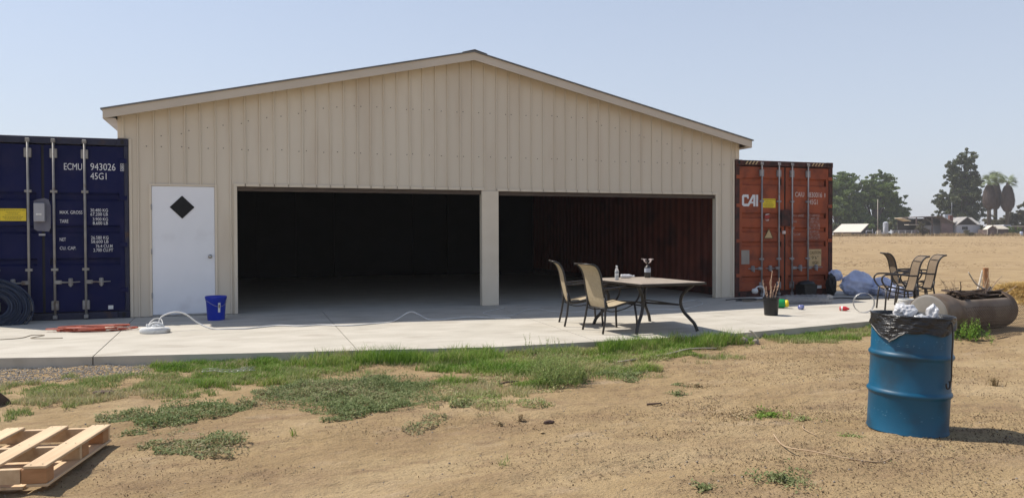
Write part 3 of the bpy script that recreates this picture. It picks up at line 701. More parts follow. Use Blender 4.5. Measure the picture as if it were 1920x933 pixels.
tb = thing('patio_table', 'rectangular patio table with tan top and curved dark legs on the slab edge', 'table', (7.385, -3.68, slz(-3.68)), (0, 0, radians(3)))
TW, TL, TH = .525, .80, .70
tp = MB().box(-TW, -TL, TH-.004, TW, TL, TH+.012, ch=.005).build('tabletop', 'table_top', tb)
rim = MB(); 
for a in ((-TW-.012, -TL-.012, TW+.012, -TL-.001), (-TW-.012, TL+.001, TW+.012, TL+.012), (-TW-.012, -TL, -TW-.001, TL), (TW+.001, -TL, TW+.012, TL)): rim.box(a[0], a[1], TH-.022, a[2], a[3], TH+.008, ch=.003)
for yy in (-TL+.06, TL-.08): rim.box(-TW+.02, yy, TH-.04, TW-.02, yy+.02, TH-.006)
for xx in (-TW+.06, TW-.08): rim.box(xx, -TL+.081, TH-.04, xx+.02, TL-.081, TH-.006)
rim.build('table_frame', 'frame_dark', tb)
for sx in (-1, 1):
    for sy in (-1, 1):
        d = Vector((sx*.8, sy*.6, 0)).normalized(); base = Vector((sx*(TW-.17), sy*(TL-.28), 0))
        pts = spline([base+d*o+Vector((0, 0, z)) for o, z in ((.14, TH-.03), (.05, .60), (-.03, .50), (-.045, .38), (.0, .27), (.08, .18), (.15, .10), (.19, .0))], 5)
        MB().tube(pts, .024, 8).build('leg', 'frame_dark', tb)
xb = MB(); c = [Vector((sx*(TW-.24), sy*(TL-.31), .375)) for sx, sy in ((-1, -1), (1, 1), (-1, 1), (1, -1))]
xb.tube([c[0], c[1]], .014, 6); xb.tube([c[2], c[3]], .014, 6); xb.tube([c[0], c[2]], .012, 6); xb.tube([c[1], c[3]], .012, 6); xb.lathe([(.06, .36), (.06, .39)], 16)
xb.build('stretcher', 'frame_dark', tb)
topz = slz(-3.68)+TH+.013
def bottle(name, label, loc, rotm, h=.21, capm='white_plastic'):
    t = thing(name, label, 'bottle', loc); t.rotation_euler = rotm
    MB().lathe([(.0, .0), (.028, .0), (.031, .012), (.029, .03), (.031, .05), (.031, .09), (.028, .10), (.031, .11), (.031, .13), (.024, .155), (.013, .185), (.0125, .198)], 16).build('body', 'clear' if rotm == (0, 0, 0) else 'haze_plastic', t)
    MB().lathe([(.015, .196), (.015, .214), (.0, .215)], 12).build('cap', capm, t); return t
bottle('water_bottle', 'clear plastic water bottle standing upright on the patio table', (7.02, -3.52, topz), (0, 0, 0))
bottle('water_bottle', 'crumpled clear plastic bottle lying on its side on the patio table', (7.30, -3.10, topz+.031), (pi/2, 0, radians(72)))
st = thing('camp_stove', 'small camping burner screwed on a green and white gas cylinder on the table', 'camp stove', (7.76, -3.12, topz))
MB().lathe([(.0, 0), (.044, .0), (.05, .01), (.05, .15), (.045, .17), (.02, .185), (.015, .20)], 20).build('gas_cylinder', 'frame_dark', st)
MB().lathe([(.0508, .085), (.0508, .15)], 20, close=False).build('cylinder_label', 'silo', st)
bn = MB(); bn.lathe([(.012, .20), (.014, .235), (.03, .245), (.032, .26), (.0, .262)], 12)
bn.build('burner', 'frame_dark', st)
ar = MB()
for k in range(4):
    a = k*pi/2+.4; ar.tube([(0.02*cos(a), .02*sin(a), .225), (.06*cos(a), .06*sin(a), .25), (.078*cos(a), .078*sin(a), .285), (.12*cos(a), .12*sin(a), .292), (.03*cos(a), .03*sin(a), .285)], .007, 5)
ar.build('pot_support', 'pink_print', st)

# ------------------------------------------------------------------ blue drum
dl = (6.55, -9.38); dz = float(gz(*dl))-.004
lean = Matrix.Rotation(radians(2.6), 4, Vector((fw.x, fw.y, 0)).normalized())
dm = thing('steel_drum', 'blue steel drum used as a rubbish bin, black liner folded over its rim', 'drum', (dl[0], dl[1], dz))
dm.rotation_euler = (lean @ rot(0)).to_euler()
R_, H_ = .286, .88
prof = [(0, .012), (.27, .012), (R_-.004, 0), (R_+.004, .004), (R_+.002, .02), (R_-.002, .03)]
for zc in (.30, .585):
    prof += [(R_-.002, zc-.03), (R_+.004, zc-.018), (R_+.0125, zc-.008), (R_+.0135, zc), (R_+.0125, zc+.008), (R_+.004, zc+.018), (R_-.002, zc+.03)]
prof += [(R_-.001, H_-.03), (R_-.0005, H_-.012)]
MB().lathe(prof, 64, close=False).build('drum_body', 'drum_blue', dm, sharp=70)
MB().lathe([(R_-.006, H_-.012), (R_+.008, H_-.012), (R_+.011, H_), (R_+.006, H_+.010), (R_-.008, H_+.006), (R_-.012, H_-.008)], 64, close=False).build('rim', 'black_plastic', dm)
# folded liner: wavy lower hem, lower towards the left where it hangs in a flap
lv = []; NS = 96; rows = 9; view = math.atan2(CAM.y-dl[1], CAM.x-dl[0])
for j in range(rows+1):
    for k in range(NS):
        a = 2*pi*k/NS; rel = (a-view+pi) % (2*pi)-pi          # 0 faces the yard
        hem = .115+.018*sin(3*a+1)+.012*sin(7*a)
        # torn notch: hem climbs at the far left, then drops in a pointed flap
        fl = 0
        if -1.45 < rel < -.5: fl = (rel+1.45)/.95
        elif -.5 <= rel < -.12: fl = 1-(rel+.5)/.38
        if rel < -.5: hem = .085+.0*rel
        hem += .105*fl
        t_ = j/rows; z = H_+.008-hem*t_
        rr = R_+.009+.004*sin(9*a+5*t_)+.003*sin(23*a+9*t_)+.010*t_*fl+.003*t_
        lv.append((rr*cos(a), rr*sin(a), z))
lf = [(j*NS+k, j*NS+(k+1) % NS, (j+1)*NS+(k+1) % NS, (j+1)*NS+k) for j in range(rows) for k in range(NS)]
ln = MB().add(lv, lf, True).build('bin_liner', 'black_liner', dm)
# silvery torn edge and tucked inner liner with rubbish
te = []
for i in range(9):
    rel = -1.20+i*.085; a = view+rel; te.append(((R_+.018)*cos(a), (R_+.018)*sin(a), H_-.085-.0125*i+.004*sin(i)))
MB().tube(spline(te, 2), .003, 5, r1=.006).build('torn_edge', 'liner_sheen', ln)
te = []
for i in range(7):
    rel = -.52+i*.06; a = view+rel; te.append(((R_+.02)*cos(a), (R_+.02)*sin(a), H_-.192+.013*i+.003*sin(i*2)))
MB().tube(spline(te, 2), .006, 5, r1=.003).build('torn_edge', 'liner_sheen', ln)
iv = []
for j in range(6):
    for k in range(48):
        a = 2*pi*k/48; r_ = (R_-.012)*(1-.05*j)*(1+.02*sin(5*a+j)); iv.append((r_*cos(a), r_*sin(a), H_-.0-.05*j+.01*sin(6*a)))
iff = [(j*48+k, (j+1)*48+k, (j+1)*48+(k+1) % 48, j*48+(k+1) % 48) for j in range(5) for k in range(48)]+[tuple(5*48+k for k in range(48))]
MB().add(iv, iff, True).build('inner_liner', 'black_liner', dm)
for (rr, z) in ((.03, .705), (.05, .73)):
    pass
def crumple(name, loc, size, m, parent=None, seed=1, sub=3, amp=.35, sq=(1, 1, 1), freq=2.2, smooth=False):
    bm = bmesh.new(); bmesh.ops.create_icosphere(bm, subdivisions=sub, radius=1)
    from mathutils import noise
    for v in bm.verts:
        c = v.co.copy(); d = noise.noise(c*freq+Vector((seed*3.1, seed, 0)))*amp+noise.noise(c*freq*2.7+Vector((0, seed*2, 1)))*amp*(.28 if 'bag' in name else .55)+abs(noise.noise(c*freq*1.6+Vector((seed, 0, 3))))*amp*.5
        v.co = Vector((c.x*sq[0], c.y*sq[1], c.z*sq[2]))*(1+d)*size
    me = bpy.data.meshes.new(name); bm.to_mesh(me); bm.free(); me.materials.append(MT[m])
    if smooth or 'bag' in name: me.polygons.foreach_set('use_smooth', [True]*len(me.polygons))
    o = link(name, me, None, parent, loc); return o
mw = lean @ Vector((0, 0, 0))
def on_drum(u, v, z):      # u to the right as seen from the yard, v away
    p = Vector((rt.x*u+Vector((fw.x, fw.y, 0)).normalized().x*v, rt.y*u+Vector((fw.x, fw.y, 0)).normalized().y*v, z)); p = lean @ p
    return (dl[0]+p.x, dl[1]+p.y, dz+p.z)
setp(crumple('plastic_bag', on_drum(-.045, .03, .895), .072, 'haze_plastic', seed=3, sub=5, amp=.34, freq=1.2, sq=(1.25, .9, .9)), 'largest crumpled clear bag heaped in the middle of the blue drum', 'plastic bag')
setp(crumple('plastic_bag', on_drum(.175, .04, .89), .052, 'haze_plastic', seed=8, sub=5, amp=.34, freq=1.3, sq=(.8, .8, 1.35)), 'upright pointed clear bag at the right side inside the blue drum', 'plastic bag')
setp(crumple('plastic_bag', on_drum(.05, -.02, .86), .055, 'haze_plastic', seed=12, sub=4, amp=.55, sq=(1.3, 1, .45)), 'flattened clear wrapper lying low between the two bags in the blue drum', 'plastic bag')
setp(crumple('plastic_bag', on_drum(-.15, .03, .855), .05, 'haze_plastic', seed=15, sub=4, amp=.5, sq=(1.2, 1, .4)), 'small crumpled clear wrapper at the left inside the blue drum', 'plastic bag')
ha = view+.98; hp = lambda z, o=.02: ((R_+o)*cos(ha+o), (R_+o)*sin(ha+o), z)
hk = MB(); hk.tube(spline([hp(.86, .018), hp(.76, .03), hp(.60, .03), hp(.46, .035), hp(.41, .03)], 4), .0055, 6)
a2 = [((R_+.03)*cos(ha-.05+.07*cos(t_)), (R_+.03)*sin(ha-.05+.07*cos(t_)), .40+.028*sin(t_)) for t_ in np.linspace(-3.6, 1.2, 14)]
hk.tube(a2, .006, 6); hk.build('hanging_hook', 'frame_dark', dm)
sg = MB()
for i in range(46):
    a = view+random.uniform(-1.1, .9); z = random.choice([.77-.05*random.random()-.06, .12+.05*random.random(), .66+.02*random.random()]); l = random.uniform(.006, .035)
    sg.add([((R_+.0035)*cos(a+k*l*1.5), (R_+.0035)*sin(a+k*l*1.5), z+d) for k, d in ((0, 0), (1, .001), (1, .004), (0, .003))], [(0, 1, 2, 3)])
setp(sg.build('scuffs', 'drum_scuff', dm), kind='stuff')

# ------------------------------------------------------------------ pallet
PA = radians(-11.2); pz = float(gz(.2, -8.4))+.012
pal = thing('wooden_pallet', 'new pale wooden pallet lying on the dirt at the left, near the camera', 'pallet', (.62, -8.86, pz-.012), (0, 0, PA))
# local x runs left (negative) from the right edge, y runs away
brd = MB().box(-.06, 0, 0, .06, 1.02, .017, ch=.0025).me('deck_board'); brd.materials.append(MT['pine'])
for i, (x, dx) in enumerate(((-.065, 0), (-.345, .006), (-.625, -.004), (-.90, 0), (-1.16, 0))):
    link('deck_board', brd, None, pal, (x+dx, 0, .123+(.001 if i % 2 else 0)), (0, 0, radians(random.uniform(-.7, .7))), (1.0 if i else 1.05, 1, 1))
stm = MB().box(-1.22, -.018, 0, 0, .018, .088, ch=.002).me('stringer'); stm.materials.append(MT['pine'])
for y in (.019+.001, .51, 1.0): link('stringer', stm, None, pal, (-.145 if y < .1 else -.004, y, .0345))
blk = MB().box(-.14, 0, .0, .0, .10, .088, ch=.004).me('block'); blk.materials.append(MT['pine_block'])
for y in (.002, .53, .915): link('block', blk, None, pal, (.0, y, .0345) if y < .8 else (-.001, y-.03, .0345))
for x in (-.065, -.62, -1.16):
    link('bottom_board', brd, None, pal, (x+.012, 0.0, .0165), (0, 0, 0))
for y in (.07, .52, .96): link('base_board', MB().box(-1.2, -.05, 0, -.14, .05, .016, ch=.002).me(), 'pine', pal, (0, y, -.002))
nl = MB()
for x in (-.065, -.345, -.625):
    for y in (.03, .51, .99):
        for d in (-.03, .03): nl.lathe([(.0045, 0), (.0045, .0008)], 6, T(x+d, y+random.uniform(-.008, .008), .1415))
setp(nl.build('nail_heads', 'nail', pal), kind='stuff')

# ------------------------------------------------------------------ things on the slab
bk = thing('bucket', 'royal blue plastic bucket with a white label by the door', 'bucket', (1.33, -.72, slz(-.72)))
MB().lathe([(.0, .0), (.128, .0), (.132, .01), (.152, .31), (.158, .315), (.160, .34), (.166, .345), (.167, .375), (.160, .38), (.155, .372), (.130, .03), (0, .02)], 32).build('bucket_body', 'bucket_blue', bk, sharp=50)
va = math.atan2(CAM.y+.72, CAM.x-1.33)+.32
lb = MB(); lv = [((.1445+.0128*(z-.12)/.2)*cos(va+k*.1), (.1445+.0128*(z-.12)/.2)*sin(va+k*.1), z) for z in (.13, .28) for k in (-1.2, -.4, .4, 1.2)]
lb.add([(x*1.012, y*1.012, z) for x, y, z in lv], [(k, k+1, k+5, k+4) for k in range(3)]).build('label', 'white_plastic', bk)
lb = MB(); lb.add([(x*1.02, y*1.02, z) for x, y, z in [((.145+.0128*(z-.12)/.2)*cos(va+k*.1), (.145+.0128*(z-.12)/.2)*sin(va+k*.1), z) for z in (.20, .25) for k in (-.6, .0, .5)]], [(0, 1, 4, 3), (1, 2, 5, 4)]).build('label_print', 'label_ink', bk)
MB().tube([(.168*cos(t_), .168*sin(t_)*.98, .34-.02-.10*abs(sin(t_-va+pi/2))**2) for t_ in np.linspace(va-pi/2, va+pi/2, 16)], .003, 5).build('handle', 'bright_wire', bk)

def cord(name, pts, r, m, label, cat='cord', z=.0, n=5, arc=None):
    P = []
    for i, p in enumerate(pts):
        zz = slz(p[1])+r+z+(p[2] if len(p) > 2 else 0); P.append((p[0], p[1], zz))
    o = MB().tube(spline(P, n), r, 6).build(name, m); return setp(o, label, cat)
cord('extension_cord', [(.62, -1.98, .04), (.60, -1.95, .10), (.64, -1.9, .20), (.80, -1.82, .25), (.95, -1.8, .21), (1.12, -1.84, .08), (1.32, -1.93, .0), (1.54, -1.98, 0), (1.76, -2.03), (1.91, -1.96), (2.23, -1.82), (2.52, -1.98), (2.83, -1.95), (3.2, -2.14), (3.63, -2.03), (3.95, -1.87), (4.28, -1.55, .10), (4.43, -1.58, .06), (4.56, -1.85), (4.95, -1.80), (5.25, -1.68), (5.59, -1.90), (5.85, -2.03)], .0105, 'cord_white', 'white cord running from the white tool across the front of the openings')
cord('cord', [(.50, -2.0, .02), (.47, -1.93, .09), (.53, -1.8, .16), (.62, -1.78, .15), (.66, -1.9, .06), (.70, -1.98, .05)], .008, 'cord_white', 'short white cord loop rising beside the white tool')
cord('cord', [(6.27, -.5), (5.70, -1.05), (5.66, -1.45), (5.80, -1.62), (6.09, -1.56), (6.5, -.95, .0), (6.80, -.8, .0), (6.85, -1.15), (7.06, -1.45), (7.5, -1.5)], .0055, 'cord_white', 'thin white cord looping on the shaded slab in front of the centre post')
cord('cord', [(9.73, -.78), (10.1, -.45), (10.35, -.4), (10.2, -.9), (9.74, -1.35), (9.21, -1.7), (8.93, -1.62), (8.47, -1.50), (8.0, -1.6)], .006, 'cord_white', 'white cord trailing on the slab behind the patio table')
cord('cord', [(-1.6, -2.16), (-1.29, -2.13), (-1.07, -2.05), (-1.0, -1.80), (-.84, -1.86), (-.95, -2.1), (-.75, -2.2), (-.55, -2.22)], .006, 'cord_tan', 'tan cord at the left end of the slab in the sun')
cord('cord', [(11.0, -.5), (11.3, -.42), (11.7, -.5), (11.5, -.75), (11.1, -.7), (11.4, -.55), (11.8, -.62)], .010, 'cord_dark', 'dark hose lying beside the white lamp at the foot of the orange container')
cord('cord', [(11.15, -.85), (11.4, -.95), (11.75, -.88), (11.6, -.7), (11.3, -.62)], .008, 'cord_tan', 'pale hose lying in front of the orange container')
cord('strap', [(13.2, -.95), (13.5, -.98, .01), (13.75, -1.15), (13.95, -1.2), (14.1, -1.12)], .014, 'cord_dark', 'black strap on the slab right of the wire roll')
# orange coil
oc = []
for i in range(190):
    a = i*.33; k = i/190; rx = .38+.14*sin(i*.071+.6); ry = .125+.045*sin(i*.11)
    oc.append((-.30+rx*cos(a)+.10*sin(i*.05), -1.52+ry*sin(a)+.03*cos(i*.07)-.05*cos(a), slz(-1.5)+.010+.05*k+.012*max(0, sin(i*.41))))
o = MB().tube(oc, .0095, 5).build('extension_cord', 'cord_orange'); setp(o, 'orange extension cord piled in loose loops in front of the navy container', 'cord')
ec = thing('cord_reel_plug', 'cream pistol shaped tool lying on the orange cord pile', 'tool', (0.02, -1.62, slz(-1.6)+.04), (0, 0, radians(12)))
MB().lathe([(0, 0), (.02, .0), (.024, .05), (.022, .2), (.014, .3), (0, .31)], 10, rot(pi/2, 'Y') @ T(0, 0, -.15)).build('tool_body', 'cream_trim', ec)
MB().box(-.14, -.05, -.03, .02, -.02, -.008, ch=.005).build('tool_handle', 'cream_trim', ec)
# white oval tool
wt = thing('floor_tool', 'dirty white oval power tool on the slab below the door, joined to the white cord', 'power tool', (.56, -2.03, slz(-2.03)), (0, 0, radians(-6)))
MB().lathe([(0, 0), (.19, 0), (.205, .015), (.205, .05), (.18, .075), (.10, .085), (0, .088)], 28, Matrix.Diagonal((1, .6, 1, 1))).build('base', 'white_plastic', wt, sharp=40)
crumple('motor_cover', (.02, 0, .088), .055, 'white_plastic', wt, 5, 3, .3, (1.3, .8, .7))
MB().tube(spline([(-.07, 0, .075), (-.06, 0, .12), (.0, 0, .145), (.08, 0, .13), (.12, 0, .08)], 4), .012, 8).build('handle', 'white_plastic', wt)
MB().lathe([(.012, .0), (.016, .0), (.016, .05), (.008, .055)], 10, T(-.10, .0, .07)).build('spout', 'white_plastic', wt)
# blue tubing coil leaning at the far left
ct = MB()
for k in range(64):
    rr = .17+.0125*(k % 22)+random.uniform(-.01, .01); off = (k//22)*.04+random.uniform(0, .02); sq = random.uniform(.93, 1.05)
    pts = []
    for t_ in np.linspace(0, 2*pi, 40, endpoint=False):
        pts.append((rr*1.25*cos(t_)*sq, off+.015*sin(3*t_+k), .45+rr*sin(t_)+.01*sin(2*t_+k)))
    ct.tube(pts, .0075, 4, closed=True)
o = ct.build('tubing_coil', 'pipe_blue'); o.location = (-1.93, -.62, -.11); o.rotation_euler = (radians(-20), radians(18), radians(4))
setp(o, 'dark blue coil of tubing leaning on the navy container at the left edge', 'coil')
# pot of bare canes
pt = thing('plant_pot', 'black nursery pot with bare pale canes on the slab', 'plant pot', (10.24, -2.92, slz(-2.92)))
MB().lathe([(0, 0), (.108, 0), (.112, .01), (.128, .265), (.136, .27), (.138, .305), (.130, .307), (.122, .26), (0, .255)], 28).build('pot', 'black_plastic', pt, sharp=50)
MB().lathe([(.124, .262), (.07, .272), (0, .27)], 16).build('soil', 'soil', pt)
for k, (a, b, c, h) in enumerate([(-.08, 0, -.17, .33), (-.05, .02, -.09, .22), (-.01, 0, -.02, .34), (.0, .03, .04, .48), (.03, 0, .0, .38), (.04, .01, .09, .26), (.06, -.02, .13, .27), (.08, 0, .16, .36)]):
    z0_ = .27; m_ = MB(); m_.tube(spline([(a, b, z0_), (a+(c-a)*.4+.01*sin(k), b, z0_+h*.4), (c+.008*cos(k), b, z0_+h*.8), (c, b-.01, z0_+h)], 3), .007, 6, r1=.006)
    for j in range(3): zz = z0_+h*(.3+.25*j); fx_ = a+(c-a)*(.3+.25*j); m_.lathe([(.006, -.012), (.011, 0), (.006, .012)], 6, T(fx_, b, zz))
    m_.build('cane', 'stick_pink', pt)
# bottles and cans
gb = thing('green_bottle', 'green plastic bottle with yellow cap lying right of the black pot', 'bottle', (11.18, -2.08, slz(-2.08)+.085), (0, 0, radians(-38)))
ry = rot(pi/2, 'Y')
MB().lathe([(0, -.2), (.075, -.2), (.082, -.18), (.082, -.02), (.07, .01), (.05, .02)], 20, ry).build('bottle_body', 'green_plastic', gb)
MB().lathe([(.068, .012), (.07, .05), (.05, .075), (0, .078)], 20, ry).build('cap', 'yellow_plastic', gb)
bc = thing('drinks_can', 'crushed blue and white can on the slab near the green bottle', 'can', (11.32, -2.36, slz(-2.3)+.04), (0, 0, .5))
MB().lathe([(0, -.06), (.03, -.06), (.044, -.045), (.04, 0), (.045, .03), (.044, .045), (.03, .06), (0, .06)], 16, ry).build('can_body', 'blue_can', bc)
rb = thing('red_bottle', 'small red and white bottle lying on the slab by the clear hoop', 'bottle', (11.92, -2.78, slz(-2.8)+.04), (0, 0, radians(-50)))
MB().lathe([(0, -.08), (.035, -.08), (.042, -.06), (.042, .02), (.02, .06), (.015, .08), (0, .085)], 16, ry).build('bottle_body', 'red_can', rb)
MB().lathe([(.0424, -.055), (.0424, -.025)], 16, ry, close=False).build('label', 'white_plastic', rb)
# roll of bright wire netting
wr = MB()
ax = Vector((.93, -.18, 0)).normalized(); 
for k in range(44):
    pts = []
    c0 = Vector((0, 0, .09))+ax*(k/43*.95-.45)
    for t_ in np.linspace(0, 2*pi, 13):
        rr = .085+.008*sin(k*1.3+t_*3); side = Vector((-ax.y, ax.x, 0)); pts.append(c0+side*rr*1.25*cos(t_)+Vector((0, 0, rr*sin(t_)))+ax*.012*sin(t_*6))
    wr.tube(pts, .0036, 3)
for k in range(12):
    t_ = 2*pi*k/12; side = Vector((-ax.y, ax.x, 0)); wr.tube([Vector((0, 0, .09))+ax*(s_-.45)+side*.105*cos(t_+s_*2)+Vector((0, 0, .085*sin(t_+s_*2))) for s_ in np.linspace(0, .95, 20)], .002, 3)
o = wr.build('wire_roll', 'bright_wire'); o.location = (12.1, -1.55, slz(-1.5)); setp(o, 'roll of bright galvanised wire netting lying on the slab in front of the orange container', 'wire roll')
# clear hoop
hp_ = MB()
for k in range(5):
    pts = [Vector((.175*cos(t_), .02*k, .175+.172*sin(t_))) for t_ in np.linspace(0, 2*pi, 28, endpoint=False)]
    hp_.tube(pts, .0028, 4, closed=True)
for k in range(14): a = 2*pi*k/14; hp_.tube([(.175*cos(a), 0, .175+.172*sin(a)), (.175*cos(a+.1), .08, .175+.172*sin(a+.1))], .0025, 3)
o = hp_.build('wire_hoop', 'bright_wire'); o.location = (12.02, -3.15, slz(-3.1)); o.rotation_euler = (0, 0, radians(-28)); setp(o, 'thin pale wire hoop standing on the slab left of the brown chairs', 'wire hoop')
# heap of bluish plastic bags
for (x, y, z, s_, sq, sd, lb) in ((14.45, -.35, .22, .34, (1, .8, .75), 21, 'large bluish plastic bag against the right side of the orange container'), (14.05, -.15, .42, .15, (1, .8, .8), 22, 'small pinkish knotted bag tucked at the container corner'),
    (14.95, -.55, .17, .30, (1.15, .8, .62), 23, 'bluish plastic bag, middle of the three lying in a row'), (14.85, -1.15, .12, .26, (1.5, .8, .55), 24, 'low flat bluish plastic bag nearest the brown chairs')):
    setp(crumple('plastic_bag', (x, y, z), s_, 'blue_film', seed=sd, sub=5, amp=.30, sq=sq, freq=1.5), lb, 'plastic bag')
# black lidded tub, dark sack, white lamp
tbn = thing('black_tub', 'black plastic tub with a domed lid at the foot of the orange container door', 'tub', (13.17, -.27, 0), (0, 0, radians(6)))
MB().prism([(-.15, 0), (.15, 0), (.19, .25), (-.19, .25)], -.13, .13).build('tub_body', 'black_plastic', tbn)
MB().lathe([(.215, .25), (.22, .27), (.16, .315), (.06, .335), (0, .337)], 16, Matrix.Diagonal((1, .72, 1, 1))).build('lid', 'black_plastic', tbn)
setp(crumple('black_sack', (13.86, -.24, .22), .17, 'black_plastic', seed=31, amp=.4, sq=(.55, .6, 1.35)), 'slumped black sack leaning in the right corner of the orange container front', 'sack')
wl = thing('work_lamp', 'small white clip lamp on the slab at the left foot of the orange container', 'lamp', (11.80, -.46, slz(-.4))); wl.scale = (1.25, 1.25, 1.15)
MB().lathe([(0, 0), (.07, 0), (.075, .02), (.05, .03), (0, .032)], 16, T(.10, 0, 0)).build('lamp_base', 'white_plastic', wl)
MB().tube(spline([(.10, 0, .03), (.12, 0, .12), (.09, 0, .21), (.0, 0, .22), (-.04, 0, .19)], 4), .014, 6).build('lamp_arm', 'white_plastic', wl)
MB().lathe([(0, -.05), (.04, -.04), (.055, 0), (.04, .04), (0, .05)], 14, T(-.06, 0, .145)).build('bulb', 'white_plastic', wl)
MB().box(-.05, -.03, 0, .04, .03, .02, ch=.006).build('clip', 'white_plastic', wl)
# ring base of umbrella
ub = thing('umbrella_base', 'round dark iron umbrella base between the brown chairs and the drum', 'umbrella base', (13.15, -3.18, slz(-3.1)))
MB().tube([(.2*cos(t_), .2*sin(t_), .03) for t_ in np.linspace(0, 2*pi, 28, endpoint=False)], .02, 6, closed=True).build('ring', 'frame_dark', ub)
x_ = MB(); x_.tube([(-.2, 0, .03), (.2, 0, .03)], .012, 6); x_.tube([(0, -.2, .03), (0, .2, .03)], .012, 6); x_.build('spokes', 'frame_dark', ub)
MB().tube([(0, 0, .03), (0, 0, .38)], .045, 12).build('socket', 'frame_dark', ub)
wb = thing('white_bucket', 'white plastic pail standing behind the rubbish drum beside the steel tank', 'bucket', (12.12, -4.0, -.078))
MB().lathe([(0, 0), (.12, 0), (.14, .30), (.148, .305), (.148, .33), (.138, .33), (.118, .02), (0, .02)], 24).build('bucket_body', 'white_plastic', wb, sharp=50)
MB().tube([(.15*cos(t_), .15*sin(t_), .27) for t_ in np.linspace(0, 2*pi, 20, endpoint=False)], .005, 4, closed=True).build('hoop', 'grey_box', wb)

# ------------------------------------------------------------------ cut tank full of scrap, wire panel, planters, stake
A_, B_ = Vector((11.25, -5.20, .135)), Vector((13.35, -4.62, .10))
tk = thing('steel_tank', 'rusty cut open steel tank lying on the dirt behind the drum, filled with scrap', 'tank', A_)
dv = (B_-A_); LT = dv.length; tk.rotation_euler = dv.to_track_quat('X', 'Z').to_euler()
TR = .30; N = 40; vs = []; gap = .66
stations = [(0, TR)]+[(LT*i/16, TR) for i in range(1, 17)]+[(LT+TR*.62*sin(t_), TR*cos(t_)) for t_ in np.linspace(.2, pi/2, 6)]
for sx, r in stations:
    for k in range(N+1):
        half = gap if .5 < sx < LT-.12 else (.0)
        a = pi/2+(.16 if half else 0)+half+(2*pi-2*half)*k/N; vs.append((sx, r*cos(a), r*sin(a)))
fs = [(i*(N+1)+k, i*(N+1)+k+1, (i+1)*(N+1)+k+1, (i+1)*(N+1)+k) for i in range(len(stations)-1) for k in range(N)]
me = MB().add(vs, fs, True); o = me.build('tank_shell', 'tank', tk)
sm = o.modifiers.new('thickness', 'SOLIDIFY'); sm.thickness = .008
ec_ = MB().lathe([(0, 0.0), (TR-.05, .0), (TR-.01, .012), (TR+.002, .03)], 36, ry @ T(0, 0, 0) @ Matrix.Diagonal((1, 1, 1, 1)) @ T(0, 0, -.012))
ec_.build('end_cap', 'tank_end', tk)
sp = MB()
for k in range(34):
    x = random.uniform(.65, LT-.2); y = random.uniform(-.16, .16); a = random.uniform(-.6, .6)+(0 if random.random() < .7 else 1.2); l = random.uniform(.12, .45); z = .21+random.uniform(-.02, .12); tz = random.uniform(-.12, .2)
    d = Vector((cos(a), sin(a)*.5, tz)).normalized()*l
    p = Vector((x, y, z)); q_ = p+d; q_.x = min(q_.x, LT+.1)
    if k % 3: sp.tube([p-d*.3, q_], random.uniform(.008, .018), 5)
    else: sp.box(-.5*l, -.03, -.006, .5*l, .03, .006, T(*p) @ rot(a) @ rot(tz, 'Y'))
setp(sp.build('scrap_pieces', 'scrap', tk), kind='stuff')
MB().box(.55, -.06, .335, LT+.05, .0, .355, ch=.003, mtx=rot(radians(1.5), 'Y')).build('angle_iron', 'scrap', tk)
gr = MB()
for k in range(15): gr.tube([(.62+k*.036, -.22, .275+.002*k), (.58+k*.036, .10, .33)], .004, 4)
gr.tube([(.61, -.22, .275), (1.14, -.22, .305)], .006, 4); gr.tube([(.57, .10, .33), (1.10, .10, .36)], .006, 4); gr.build('grill_grate', 'scrap', tk)
def stick(name, pts, r, m, label, r1=None, cat='stick', parent=None):
    o = MB().tube(spline(pts, 4), r, 6, r1=r1 or r*.6).build(name, m, parent)
    return setp(o, label, cat)
top = lambda u, v, z: tuple(A_+dv.normalized()*u+Vector((-dv.y, dv.x, 0)).normalized()*v+Vector((0, 0, z)))
stick('branch', [top(1.75, .0, .33), top(1.55, .05, .42), top(1.42, .1, .60)], .014, 'stick_grey', 'pale forked branch sticking up from the tank, left arm', .010)
stick('branch', [top(1.62, .05, .32), top(1.78, .1, .42), top(1.98, .15, .62)], .020, 'stick_grey', 'thick pale cut branch sticking up from the tank, leaning right')
stick('branch', [top(1.9, .0, .28), top(2.2, .05, .42), top(2.55, .1, .52)], .010, 'stick', 'thin dry twig poking out over the round end of the tank')
stick('branch', [top(.95, .05, .30), top(.72, -.12, .36), top(.5, -.22, .48)], .010, 'rust_wire', 'thin rusty rod rising at the left of the tank opening')
stick('branch', [top(2.0, -.1, .22), top(2.5, -.05, .30), top(2.85, .0, .36)], .008, 'stick', 'thin straw coloured stick pointing right from the tank end')
mp_ = MB(); P0 = A_+dv.normalized()*.45+Vector((dv.y, -dv.x, 0)).normalized()*.34; U = dv.normalized(); 
outw = Vector((dv.y, -dv.x, 0)).normalized()
def sheetpt(u, v):   # leans against the tank and sags to the ground
    z = .40*(1-v)**1.3+.0; off = .02+.40*v**1.2
    return P0+U*(u*2.25)+outw*(off-.06*(1-v))+Vector((0, 0, -.135-.17+z+.012*sin(u*9)))
for i in range(36): mp_.tube([sheetpt(i/35, v) for v in np.linspace(0, 1, 9)], .0028, 3)
for j in range(11): mp_.tube([sheetpt(u, j/10) for u in np.linspace(0, 1, 14)], .0028, 3)
mp_.tube([sheetpt(u, 1) for u in np.linspace(0, 1, 10)], .007, 5)
setp(mp_.build('fencing_sheet', 'rust_wire'), 'sheet of rusty square wire mesh leaning against the front of the steel tank', 'wire mesh')
